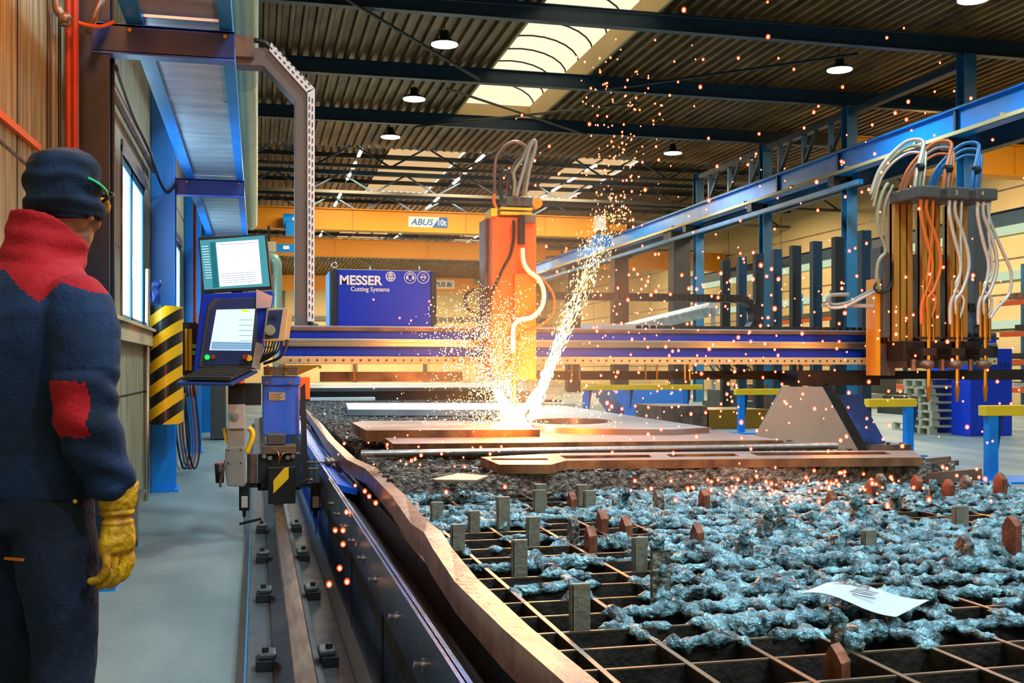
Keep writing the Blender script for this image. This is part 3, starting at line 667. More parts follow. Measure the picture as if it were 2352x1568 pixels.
# carriage
MB().box(PX(592, 7.75), PX(690, 7.75), 7.74, 7.9, P(640, 1125, Y=7.75).z, P(640, 1042, Y=7.75).z).build('carriage_box', M_DARK, g, bevel=.004)
MB().box(PX(602, 7.7), PX(680, 7.7), 7.68, 7.9, P(640, 1042, Y=7.7).z, P(640, 1023, Y=7.7).z).build('carriage_plate', M_RUST, g, bevel=.003)
MB().box(PX(612, 7.72), PX(656, 7.72), 7.70, 7.88, P(640, 1022, Y=7.7).z, P(640, 996, Y=7.7).z).build('terminal_box', M_DGREY, g, bevel=.008)
for px, py in ((607, 1047), (620, 1051), (661, 1050), (673, 1047)):
    p = P(px, py, Y=7.73); MB().cyl(p, p + Vector((0, -.02, 0)), .016, None, 12).build('roller_stud', M_CHR, g)
sp_ = MB().box(PX(616, 7.6), PX(679, 7.6), 7.6, 7.74, P(640, 1157, Y=7.6).z, P(640, 1072, Y=7.6).z).build('rail_shield', M_BLK, g, bevel=.005)
q = [P(628, 1133, Y=7.597), P(628, 1103, Y=7.597), P(653, 1074, Y=7.597), P(663, 1072, Y=7.597), P(663, 1098, Y=7.597)]
MB().prism([(a.x, a.z) for a in q], 'y', 7.592, 7.598).build('yellow_sticker', M_SYEL, sp_)
MB().tube([P(640, 1070, Y=7.62), P(641, 1048, Y=7.6), P(636, 1035, Y=7.62), P(628, 1030, Y=7.66)], .005).tube([P(641, 1060, Y=7.6), P(650, 1042, Y=7.6), P(668, 1040, Y=7.66)], .005).build('sensor_cable', M_BRS, g)
MB().beam(P(590, 1114, Y=7.72), P(738, 1114, Y=7.72), .03, .03).build('sensor_arm', M_DARK, g)
for px, sx in ((561, 0), (725, 1)):
    if sx == 0: MB().beam(P(560, 1114, Y=7.72), P(600, 1114, Y=7.72), .03, .03).build('sensor_arm', M_DARK, g)
    MB().box(PX(px - 12, 7.7), PX(px + 12, 7.7), 7.69, 7.70, P(px, 1172, Y=7.7).z, P(px, 1108, Y=7.7).z).build('sensor_plate', M_BLK, g)
    MB().box(PX(px - 7, 7.66), PX(px + 8, 7.66), 7.655, 7.69, P(px, 1166, Y=7.66).z, P(px, 1140, Y=7.66).z).build('limit_switch', M_LGREY, g, bevel=.004)
    MB().cyl(P(px, 1167, Y=7.67), P(px, 1187, Y=7.67), .016, .010).build('switch_boot', M_BLK, g)
    MB().cyl(P(px, 1187, Y=7.67), P(px + 1, 1228, Y=7.67), .0045, None, 6).build('feeler_rod', M_CHR, g)
MB().tube([P(727, 1140, Y=7.66), P(724, 1112, Y=7.64), P(712, 1100, Y=7.64), P(690, 1108, Y=7.66)], .005).build('sensor_cable', M_BRS, g)
MB().beam(P(550, 1203, Y=7.64), P(600, 1191, Y=7.62), .012, .018).build('trip_lever', M_BLK, g)
# servo drive on the left
d = MB().box(PX(524, 7.6), PX(563, 7.6), 7.6, 7.72, P(540, 985, Y=7.6).z, P(540, 928, Y=7.6).z).build('drive_head', M_LGREY, g, bevel=.006)
c_ = P(540, 957, Y=7.6); MB().cyl(c_, c_ + Vector((0, -.012, 0)), .027, None, 18).cyl(c_ + Vector((0, -.012, 0)), c_ + Vector((0, -.02, 0)), .012, None, 12).build('drive_cap', M_GREY, d)
MB().box(PX(525, 7.62), PX(562, 7.62), 7.62, 7.75, P(540, 1028, Y=7.62).z, P(540, 985, Y=7.62).z).build('drive_neck', M_GREY, g, bevel=.004)
q = [P(a, b, Y=7.58) for a, b in ((518, 1028), (561, 1025), (565, 1112), (560, 1118), (522, 1116), (517, 1085))]
MB().prism([(a.x, a.z) for a in q], 'y', 7.58, 7.75).build('drive_gearbox', M_GREY, g, bevel=.008)
for px, py in ((525, 1034), (553, 1033), (525, 1064), (553, 1063)):
    p = P(px, py, Y=7.58); MB().cyl(p, p + Vector((0, -.003, 0)), .006, None, 8).build('gearbox_screw', M_DARK, g)
MB().box(PX(524, 7.62), PX(563, 7.62), 7.6, 7.75, P(540, 928, Y=7.6).z, P(540, 890, Y=7.6).z).build('drive_motor', M_BLK, g, bevel=.004)
MB().tube([P(566, 1040, Y=7.64), P(576, 1015, Y=7.64), P(580, 1000, Y=7.64), P(578, 988, Y=7.64), P(570, 982, Y=7.64)], .018).build('yellow_lever', M_SYEL, g)
q = [P(a, b, Y=7.66) for a, b in ((511, 985), (523, 982), (523, 1022), (517, 1015))]
MB().prism([(a.x, a.z) for a in q], 'y', 7.66, 7.70).build('yellow_bracket', M_SYEL, g)
MB().cyl(P(579, 1108, Y=7.7), P(579, 1042, Y=7.7), .035).build('worm_housing', M_RUST, g)
cup = MB().tube([P(505, 1108, Y=7.55), P(504, 1066, Y=7.55)], lambda t: .028 + .006 * t, n=14, smooth=False).build('cup_holder', M_BLK, g)
MB().cyl(P(504, 1066, Y=7.55), P(504, 1063, Y=7.55), .030, None, 14).build('rag', mat('pink_rag', 'C84858', .8), cup)
MB().tube([P(506, 1118, Y=7.5), P(508, 1095, Y=7.5), P(514, 1075, Y=7.5), P(518, 1058, Y=7.52)], .009).build('worn_cable', M_RUST, g)
# side bracket over the channel
q = P(752, 1052, Y=7.35); 
MB().box(PX(752, 7.4), PX(782, 7.4), 7.4, 7.7, P(770, 1064, Y=7.4).z, P(770, 1058, Y=7.4).z).box(PX(770, 7.4), PX(790, 7.4), 7.38, 7.42, P(780, 1117, Y=7.4).z, P(780, 1058, Y=7.4).z).box(PX(752, 7.75), PX(756, 7.75), 7.4, 7.75, P(770, 1100, Y=7.4).z, P(770, 1058, Y=7.4).z).build('gauge_bracket', M_RUST, g, bevel=.003)
MB().cyl(P(706, 1061, Y=7.6), P(762, 1062, Y=7.6), .007).cyl(P(708, 1076, Y=7.6), P(762, 1077, Y=7.6), .007).build('gauge_rods', M_RUST, g)
# right leg and its rail block
def q2(pts, Y): return [(P(a, b, Y=Y).x, P(a, b, Y=Y).z) for a, b in pts]
MB().prism(q2([(1738, 1003), (1800, 888), (1890, 888), (1972, 1034), (1738, 1034)], 8.25), 'y', 8.25, 8.3).build('right_leg_plate', M_GREY, g, bevel=.004)
MB().prism(q2([(1890, 880), (1907, 900), (1982, 1036), (1958, 1036)], 8.4), 'y', 8.3, 8.45).build('right_leg_edge', M_BLK, g)
MB().prism(q2([(1905, 906), (1974, 906), (2035, 1016), (1975, 1025)], 8.6), 'y', 8.6, 8.65).build('right_leg_plate', M_LEG, g, bevel=.004)
MB().box(PX(1800, 8.6), PX(1985, 8.6), 8.35, 8.7, 1.05, 1.18).build('right_leg_head', M_RDARK, g)
MB().box(PX(1985, 8.5), PX(2078, 8.5), 8.4, 8.8, P(2000, 1036, Y=8.5).z, P(2000, 1020, Y=8.5).z).build('right_end_carriage', M_RUST, g)
for px in (1990, 2040, 2070): p = P(px, 1020, Y=8.45); MB().cyl(p, p + Vector((0, 0, .015)), .015, None, 6).build('carriage_bolt', M_RDARK, g)
# cable arm
ay = 8.55
pth = [P(530, 128, Y=ay), P(618, 128, Y=ay), P(702, 215, Y=ay), P(702, 750, Y=ay)]
am = MB(); w = .13
pl_ = [(P(a, b, Y=ay).x, P(a, b, Y=ay).z) for a, b in ((530, 112), (618, 108), (712, 203), (712, 748), (677, 748), (677, 232), (605, 152), (530, 148))]
am.prism(pl_, 'y', ay, ay + .16); am.build('cable_arm', M_ARM, g, bevel=.006)
tp = MB()
def perf(a, b):   # perforated tray: rails with slots between
    a = Vector(a); b = Vector(b); d = (b - a); L = d.length; d.normalize(); n_ = Vector((-d.z, 0, d.x)) if True else None
    side = Vector((0, -1, 0))
    o_ = []
    for off in (-.033, 0, .033): 
        c0 = a + n_ * off
        tp.beam(c0 + side * .0, c0 + d * L, .012 if off else .010, .004, n_)
    x = 0
    while x < L:
        tp.beam(a + d * x, a + d * (x + .018), .078, .004, n_); x += .05
px_t = 716
tpm = [(P(a, b, Y=ay - .01).x, P(a, b, Y=ay - .01).z) for a, b in ((706, 210), (723, 203), (722, 738), (706, 738))]
tray = MB().prism(tpm, 'y', ay - .02, ay).build('cable_tray', M_WHITE, g)
tpd = [(P(a, b, Y=ay - .01).x, P(a, b, Y=ay - .01).z) for a, b in ((623, 98), (723, 204), (706, 214), (618, 116))]
tray2 = MB().prism(tpd, 'y', ay - .02, ay).build('cable_tray', M_WHITE, g)
sl = MB()
for k in range(28):
    for px in (709.5, 716.5):
        y0 = 222 + k * 18.3 + (4 if px > 712 else 0); p = P(px, y0, Y=ay - .021); r_ = P(px + 2.2, y0 + 11, Y=ay - .021)
        MB().box(p.x, r_.x, ay - .023, ay - .020, r_.z, p.z).build('slot', M_BLK, tray)
sl = MB(); e0 = P(623, 103, Y=ay - .02); e1 = P(713, 202, Y=ay - .02); dd = (e1 - e0) / 9; nn = Vector((-dd.z, 0, dd.x)).normalized()
for k in range(9):
    for o in (-.014, .018): MB().beam(e0 + dd * (k + .15) - nn * o * 1.0 - Vector((0, .002, 0)), e0 + dd * (k + .65) - nn * o - Vector((0, .002, 0)), .004, .008, nn).build('slot', M_BLK, tray2)
MB().box(PX(533, ay), PX(583, ay), ay - .06, ay + .05, P(540, 134, Y=ay).z, P(540, 84, Y=ay).z).build('arm_socket', M_RUST, g, bevel=.004)
MB().tube([P(583, 92, Y=ay), P(605, 97, Y=ay), P(622, 110, Y=ay)], .02).build('arm_cable', M_HOSEK, g)
MB().tube([P(712, 738, Y=ay), P(716, 745, Y=ay), P(730, 750, Y=ay)], .02).build('arm_cable', M_HOSEK, g)
# lettered blue cabinet on the gantry
CYA = 8.92
cab = MB().box(PX(775, CYA), PX(990, CYA), CYA, CYA + .5, 1.53, P(880, 620, Y=CYA).z).build('power_cabinet', M_MBLUE, g, bevel=.005)
cab['label'] = 'blue sheet metal cabinet with white lettering'
zt2 = P(880, 621, Y=CYA).z
MB().box(PX(763, CYA), PX(775, CYA), CYA - .015, CYA + .5, 1.53, zt2).box(PX(990, CYA), PX(1002, CYA), CYA - .015, CYA + .5, 1.53, zt2).build('corner_posts', M_BLK, cab, bevel=.004)
MB().box(PX(757, CYA), PX(763, CYA), CYA + .01, CYA + .5, 1.53, zt2 - .01).build('side_panel', M_TEAL, cab)
MB().box(PX(775, CYA), PX(990, CYA), CYA + .0, CYA + .5, zt2, zt2 + .006).build('lid', M_GALV, cab)
def ring(c, r, t_, m, par, nm='lifting_eye'):
    pts = [Vector(c) + Vector((r * math.cos(2*math.pi*i/20), 0, r * math.sin(2*math.pi*i/20))) for i in range(21)]
    return MB().tube(pts, t_, n=8, smooth=False).build(nm, m, par)
e = P(768, 609, Y=CYA); ring(e, .022, .007, M_CHR, cab)
for px in (850, 963): p = P(px, 618, Y=CYA + .1); MB().cyl(p, p + Vector((0, 0, .03)), .012, .004).build('roof_bolt', M_CHR, cab)
text('lettering', 'MESSER', .106, M_WHITE, cab, (PX(779, CYA), CYA - .004, P(800, 653, Y=CYA).z), .001, .0034, 0, 1.0)
text('lettering', 'Cutting Systems', .052, M_WHITE, cab, (PX(805, CYA), CYA - .004, P(800, 668, Y=CYA).z), .001, .0008, 0, .95)
def disc(c, r0, r1, m, par, nm):
    n = 28; o = [(c.x + r0 * math.cos(2*math.pi*i/n), c.z + r0 * math.sin(2*math.pi*i/n)) for i in range(n)]; mb = MB()
    if r1 == 0: mb.prism(o, 'y', c.y - .003, c.y)
    else:
        i_ = [(c.x + r1 * math.cos(2*math.pi*i/n), c.z + r1 * math.sin(2*math.pi*i/n)) for i in range(n)]
        v = [(a, c.y - .003, b) for a, b in o] + [(a, c.y - .003, b) for a, b in i_]; mb.add(v, [(k, (k+1) % n, n + (k+1) % n, n + k) for k in range(n)])
    return mb.build(nm, m, par)
e = P(897, 635, Y=CYA - .002); disc(e, .041, .033, M_WHITE, cab, 'emblem')
em = MB(); em.prism([(e.x - .030, e.z - .004), (e.x + .030, e.z - .004), (e.x, e.z - .036)], 'y', e.y - .003, e.y); em.box(e.x - .003, e.x + .003, e.y - .003, e.y, e.z - .03, e.z + .036)
em.prism([(e.x - .006, e.z + .004), (e.x - .006, e.z + .03), (e.x - .026, e.z + .004)], 'y', e.y - .003, e.y); em.prism([(e.x + .006, e.z + .004), (e.x + .026, e.z + .004), (e.x + .006, e.z + .03)], 'y', e.y - .003, e.y)
em.build('emblem', M_WHITE, cab)
for k, px in enumerate((942, 972)):
    e = P(px, 637, Y=CYA - .002); disc(e, .051, .046, M_WHITE, cab, 'safety_pictogram')
    hd_ = [(e.x + .022 * math.cos(a) * (1 if math.sin(a) > -.2 else .8), e.z + .030 * math.sin(a)) for a in [2*math.pi*i/20 for i in range(20)]]
    hm = MB(); n = 20; hi = [((a - e.x) * .82 + e.x, (b - e.z) * .82 + e.z) for a, b in hd_]
    hm.add([(a, e.y - .004, b) for a, b in hd_] + [(a, e.y - .004, b) for a, b in hi], [(i, (i+1) % n, n + (i+1) % n, n + i) for i in range(n)])
    if k == 0:
        for s in (-1, 1): hm.prism([(e.x + s*(.027 + .009*math.cos(a)), e.z - .002 + .016 * math.sin(a)) for a in [2*math.pi*i/12 for i in range(12)]], 'y', e.y - .005, e.y - .004)
        n = 12; o = [(e.x + .032*math.cos(math.pi*i/n), e.z + .006 + .032*math.sin(math.pi*i/n)) for i in range(n+1)]; i_ = [(e.x + .027*math.cos(math.pi*i/n), e.z + .006 + .028*math.sin(math.pi*i/n)) for i in range(n+1)]
        hm.prism(o + i_[::-1], 'y', e.y - .005, e.y - .004)
    else: hm.box(e.x - .025, e.x - .003, e.y - .005, e.y - .004, e.z - .004, e.z + .012).box(e.x + .003, e.x + .025, e.y - .005, e.y - .004, e.z - .004, e.z + .012).box(e.x - .025, e.x + .025, e.y - .005, e.y - .004, e.z + .008, e.z + .012)
    hm.build('pictogram_head', M_WHITE, cab)
# ------------------------------------------------------------------ operator console
co = MB(); KY = 7.55
def PK(px, py, Y=KY): return P(px, py, Y=Y)
# housing: a box with side cheeks, face tilted
cn = thing('operator_console', 'blue operator console with a lit touch screen at the gantry left end', 'console', (-.2, KY, 1.2))
a = [PK(444, 852, 7.65), PK(590, 848, 7.65), PK(626, 668, 7.65), PK(462, 675, 7.65)]
back = [v + Vector((0.02, .28, 0)) for v in a]
MB().add(a + back, [(0,1,2,3), (7,6,5,4), (0,4,5,1), (1,5,6,2), (2,6,7,3), (3,7,4,0)]).build('housing', M_MBLUE, cn, bevel=.006)
def face(pts, Y, m, nm, th=.006, par=cn, bev=0):
    q = [PK(x, y, Y) for x, y in pts]; v = q + [p + Vector((0, th, 0)) for p in q]; n = len(q)
    return MB().add(v, [list(range(n)), list(range(n, 2*n))[::-1]] + [(i, n+i, n+(i+1) % n, (i+1) % n) for i in range(n)]).build(nm, m, par, bevel=bev)
face([(456, 843), (478, 700), (490, 686), (592, 682), (589, 842), (583, 846)], 7.640, M_DGREY, 'bezel', bev=.004)
face([(465, 838), (484, 712), (504, 688), (586, 684), (580, 838)], 7.632, M_NAVY, 'front_panel')
def screen_mat():
    m = emis('screen_glow', 'D4ECFF', 1.15); return m
M_SCR = screen_mat(); M_SCR2 = emis('screen_page', 'FFFFFF', 1.25); M_SCRT = emis('screen_teal', '4FA0AC', .9); M_SCRB = emis('screen_line', '6FA0C0', .6)
ts = face([(481, 804), (497, 711), (586, 709), (577, 805)], 7.626, M_SCR, 'touch_screen')
face([(484, 803), (487, 784), (579, 786), (577, 803)], 7.624, emis('screen_pale_blue', '9CC8EC', .8), 'toolbar', .002, ts)
for k in range(5): face([(549, 735 + 12*k), (549.5, 734 + 12*k), (581, 734 + 12*k), (581, 735 + 12*k)], 7.623, M_SCRB, 'screen_text', .001, ts)
for k in range(3): face([(486, 788 + 5*k), (486, 787 + 5*k), (575, 788 + 5*k), (575, 789 + 5*k)], 7.622, M_SCRB, 'screen_text', .001, ts)
face([(556, 711), (572, 711), (570, 716), (554, 716)], 7.622, emis('screen_yellow', 'F0F000', 1), 'screen_icon', .001, ts)
p = PK(476, 820, 7.62); MB().cyl(p, p - Vector((0, .02, 0)), .017, None, 14).build('green_button', emis('green_glow', '20E040', 2), cn)
p = PK(490, 819, 7.62); MB().cyl(p, p - Vector((0, .02, 0)), .015, None, 14).build('red_button', M_RED, cn)
p = PK(572, 822, 7.62); MB().cyl(p, p - Vector((0, .02, 0)), .022, None, 16).build('stop_ring', M_SYEL, cn); MB().cyl(PK(563, 819, 7.6), PK(563, 819, 7.6) - Vector((0, .035, 0)), .018, None, 14).build('stop_button', M_RED, cn)
face([(589, 664), (626, 680), (622, 706), (588, 708)], 7.60, mat('pinkish_sheet', 'D8B0B0', .35, .3), 'side_wing', .01)
face([(588, 785), (604, 790), (597, 850), (578, 843)], 7.60, M_GALV, 'side_wing', .01)
MB().box(PK(450, 690).x, PK(459, 690).x, 7.68, 7.72, PK(450, 742).z, PK(450, 718).z).build('latch_box', M_CHR, cn)
M_PLUG = mat('green_plug', '8CE020', .5)
for a_, b_ in ((425, 431), (433, 441)): MB().box(PX(a_, 7.9), PX(b_, 7.9), 7.9, 7.92, P(430, 850, Y=7.9).z, P(430, 755, Y=7.9).z).build('connector_strip', M_SYEL, cn)
for py in (795, 810): MB().box(PX(440, 7.88), PX(453, 7.88), 7.87, 7.91, P(446, py + 5, Y=7.88).z, P(446, py - 5, Y=7.88).z).build('plug', M_PLUG, cn)
MB().box(PX(420, 7.94), PX(470, 7.94), 7.92, 7.95, P(430, 862, Y=7.9).z, P(430, 740, Y=7.9).z).build('connector_back_plate', M_DARK, cn)
# pendant box
pb = face([(613, 708), (664, 706), (654, 782), (604, 784)], 7.45, M_WALLC, 'pendant_box', .16, cn, .006)
face([(617, 713), (650, 711), (640, 776), (608, 778)], 7.445, M_NAVY, 'pendant_panel', .005, pb)
p = PK(620, 758, 7.44); MB().cyl(p, p - Vector((0, .02, 0)), .037, None, 24).cyl(p - Vector((0, .02, 0)), p - Vector((0, .05, 0)), .027, None, 20).build('rotary_knob', M_CHR, pb)
p = PK(629, 725, 7.44); MB().cyl(p, p - Vector((0, .02, 0)), .012, None, 10).beam(p - Vector((.03, .02, 0)), p - Vector((-.03, .02, .01)), .01, .01).build('switch_lever', M_DARK, pb)
face([(654, 712), (672, 722), (664, 780), (655, 780)], 7.50, M_WALLC, 'cable_entry', .12, pb)
cb_ = MB()
for k in range(6): cb_.tube([PK(612 + 7*k, 784, 7.5), PK(608 + 6*k, 806, 7.5), PK(602 + 3*k, 822, 7.52), PK(598, 832, 7.55)], .006)
cb_.tube([PK(660, 780, 7.52), PK(656, 800, 7.5), PK(640, 822, 7.5), PK(606, 835, 7.55)], .010)
cb_.build('cable_bundle', M_HOSEK, cn)
kt = face([(405, 878), (412, 873), (468, 849), (585, 850), (596, 846), (580, 866), (534, 880)], 7.3, M_BLK, 'dummy')
bpy.data.objects.remove(kt)
# keyboard tray: level sheet seen from just above the rim
KZ = 1.165
tr = [P(405, 878, Y=7.05), P(533, 880, Y=7.05), P(592, 850, Y=7.62), P(462, 850, Y=7.62)]
n = 4; v = tr + [q + Vector((0, 0, -.018)) for q in tr]
kt = MB().add(v, [(0,1,2,3), (7,6,5,4), (0,4,5,1), (1,5,6,2), (2,6,7,3), (3,7,4,0)]).build('keyboard_tray', M_NAVY, cn, bevel=.003)
cx_ = sum((q for q in tr), Vector()) / 4
kv = [cx_ + (q - cx_) * .86 + Vector((0, 0, .01)) for q in tr]; v = kv + [q + Vector((0, 0, .014)) for q in kv]
kb = MB().add(v, [(3,2,1,0), (4,5,6,7), (0,1,5,4), (1,2,6,5), (2,3,7,6), (3,0,4,7)]).build('keyboard', M_BLK, cn)
ky = MB()
for r_ in range(5):
    for c2 in range(16):
        u_, w_ = (c2 + .5) / 16.5, (r_ + .6) / 5.5; p = kv[0].lerp(kv[1], u_).lerp(kv[3].lerp(kv[2], u_), w_) + Vector((0, 0, .018)); ky.box(p.x - .009, p.x + .009, p.y - .03, p.y + .03, p.z - .006, p.z + .003)
ky.build('keys', M_DGREY, kb)
MB().box(PX(470, 7.5), PX(540, 7.5), 7.45, 7.7, KZ - .07, KZ - .02).build('tray_bracket', M_BLK, cn)
MB().cyl(P(548, 905, Y=7.7), P(548, 850, Y=7.7), .04).build('console_post', M_ORG, cn)
MB().box(PX(524, 7.66), PX(600, 7.66), 7.66, 7.75, P(540, 930, Y=7.7).z, P(540, 880, Y=7.7).z).build('console_bracket', M_BLK, cn)
# tilted monitor
mo = thing('tilted_monitor', 'tilted flat monitor with a white page on a teal desktop', 'monitor', (-.2, 7.7, 1.9))
MS = [(457, 551), (610, 539), (622, 658), (468, 667)]
def fc(pts, Y, m, nm, th=.004, par=mo, bev=0):
    q = [P(x, y, Y=Y) for x, y in pts]; v = q + [p + Vector((0, th, 0)) for p in q]; n = len(q)
    return MB().add(v, [list(range(n)), list(range(n, 2*n))[::-1]] + [(i, n+i, n+(i+1) % n, (i+1) % n) for i in range(n)]).build(nm, m, par, bevel=bev)
fc([(455, 545), (611, 537), (625, 664), (466, 674)], 7.72, M_BLK, 'case', .035, bev=.004)
fc([(610, 537), (613, 537), (628, 665), (624, 666)], 7.70, M_RUST, 'case_edge', .05)
sc_ = fc([(459, 552), (608, 540), (620, 657), (469, 665)], 7.715, M_SCRT, 'screen', .004)
fc([(496, 557), (593, 550), (602, 651), (505, 658)], 7.712, M_SCR2, 'page', .002, sc_)
fc([(482, 556), (494, 555), (503, 660), (489, 661)], 7.711, emis('screen_side', '2F8492', .7), 'sidebar', .002, sc_)
for k in range(13): fc([(463 + k*.8, 567 + 6*k), (463 + k*.8, 565.5 + 6*k), (478 + k*.8, 564.5 + 6*k), (478 + k*.8, 566 + 6*k)], 7.710, M_SCR, 'screen_text', .001, sc_)
for k in range(5): fc([(508 + k, 630 + 5*k), (508 + k, 629 + 5*k), (585 + k, 624 + 5*k), (585 + k, 625 + 5*k)], 7.709, M_SCRB, 'screen_text', .001, sc_)
fc([(500, 563), (500, 562), (590, 556), (590, 557)], 7.709, M_SCRB, 'screen_text', .001, sc_)
MB().beam(P(545, 660, Y=7.8), P(545, 690, Y=7.8), .08, .03).box(P(500, 600, Y=7.8).x, P(590, 600, Y=7.8).x, 7.76, 7.82, P(545, 690, Y=7.8).z, P(545, 676, Y=7.8).z).build('stand', M_BLK, mo)
# ------------------------------------------------------------------ middle lift column with torch (orange)
TY = 7.8
tc = thing('torch_carriage', 'orange lift column with the burning torch in the middle of the gantry', 'torch carriage', (1.86, TY, 1.2))
def bxp(m, px0, px1, py0, py1, Y0, Y1): a = P(px0, py0, Y=Y0); b = P(px1, py1, Y=Y0); return m.box(a.x, b.x, Y0, Y1, b.z, a.z)
bxp(MB(), 1130, 1232, 497, 865, TY, TY + .3).build('column', M_ORG, tc, bevel=.005)  # whole column given a plain orange base colour
bxp(MB(), 1115, 1131, 502, 780, TY + .12, TY + .35).build('back_profile', M_RUST, tc)
bxp(MB(), 1182, 1232, 628, 872, TY - .04, TY).build('slide_cover', mat('orange_cover', 'EE7A14', .42), tc, bevel=.004)
bxp(MB(), 1163, 1224, 451, 474, TY - .02, TY + .15).build('motor_head', M_DGREY, tc, bevel=.004)
bxp(MB(), 1150, 1223, 475, 483, TY - .03, TY + .2).build('yellow_plate', M_SYEL, tc)
bxp(MB(), 1150, 1223, 485, 494, TY - .03, TY + .2).build('yellow_plate', M_SYEL, tc)
bxp(MB(), 1128, 1142, 478, 496, TY - .03, TY + .2).build('yellow_block', M_SYEL, tc)
p = P(1232, 467, Y=TY); MB().cyl(p + Vector((0, -.03, 0)), p + Vector((0, .05, 0)), .04, None, 20).build('cap_wheel', mat('yellow_wheel', 'E89018', .4), tc)
bxp(MB(), 1205, 1230, 494, 512, TY - .05, TY).build('clamp', M_RUST, tc)
def hose(nm, pts, r, m, par, Y=None):
    return MB().tube([P(a, b, Y=(y if y else Y)) for a, b, y in [(q + (None,))[:3] for q in pts]], r, n=8).build(nm, m, par)
hose('hose', [(1136, 445), (1136, 400), (1140, 362), (1158, 335), (1182, 325), (1202, 332), (1206, 342), (1196, 360), (1182, 376), (1172, 400)], .013, M_RUST, tc, TY)
hose('hose', [(1180, 450), (1182, 420), (1180, 395), (1200, 365), (1212, 340), (1222, 328), (1226, 345), (1214, 380), (1207, 412), (1202, 450)], .015, M_HOSEG, tc, TY)
hose('hose', [(1186, 450), (1194, 420), (1208, 370), (1218, 335), (1228, 322), (1230, 340), (1216, 390), (1206, 450)], .014, M_GREY, tc, TY - .06)
hose('hose', [(1166, 440), (1172, 405), (1186, 380), (1204, 358), (1214, 345)], .016, M_RED, tc, TY + .05)
p = P(1160, 428, Y=TY); pts = [p + Vector((.042 * math.cos(a), 0, .115 * math.sin(a))) for a in [2*math.pi*i/18 for i in range(19)]]
MB().tube(pts, .016, n=8, smooth=False).build('coiled_black_hose', M_HOSEK, tc)
hose('hose', [(1136, 445), (1134, 460), (1140, 478)], .012, M_ORG, tc, TY - .02)
hose('valve_hose', [(1180, 506), (1180, 545), (1172, 585), (1156, 615), (1140, 650), (1124, 690), (1121, 730)], .012, M_HOSEK, tc, TY - .05)
bxp(MB(), 1193, 1206, 498, 560, TY - .06, TY - .01).build('valve_block', M_RDARK, tc)
hose('torch_hose', [(1200, 570), (1202, 600), (1214, 622), (1238, 642), (1249, 672), (1244, 705), (1222, 728), (1196, 734), (1182, 745), (1178, 770), (1179, 815)], .018, M_WHITE, tc, TY - .08)
hose('torch_hose', [(1204, 572), (1212, 612), (1250, 645), (1272, 680), (1270, 720), (1240, 748), (1205, 762), (1190, 780)], .009, M_ORG, tc, TY - .06)
hose('torch_hose', [(1112, 720), (1082, 716), (1068, 690), (1080, 668), (1110, 664), (1126, 672)], .012, M_RDARK, tc, TY + .1)
a = P(1180, 812, Y=TY - .1); b = P(1182, 935, Y=TY - .14)
MB().cyl(a, a.lerp(b, .35), .03).cyl(a.lerp(b, .35), a.lerp(b, .8), .018).cyl(a.lerp(b, .8), b, .018, .010).build('torch', M_BRS, tc)
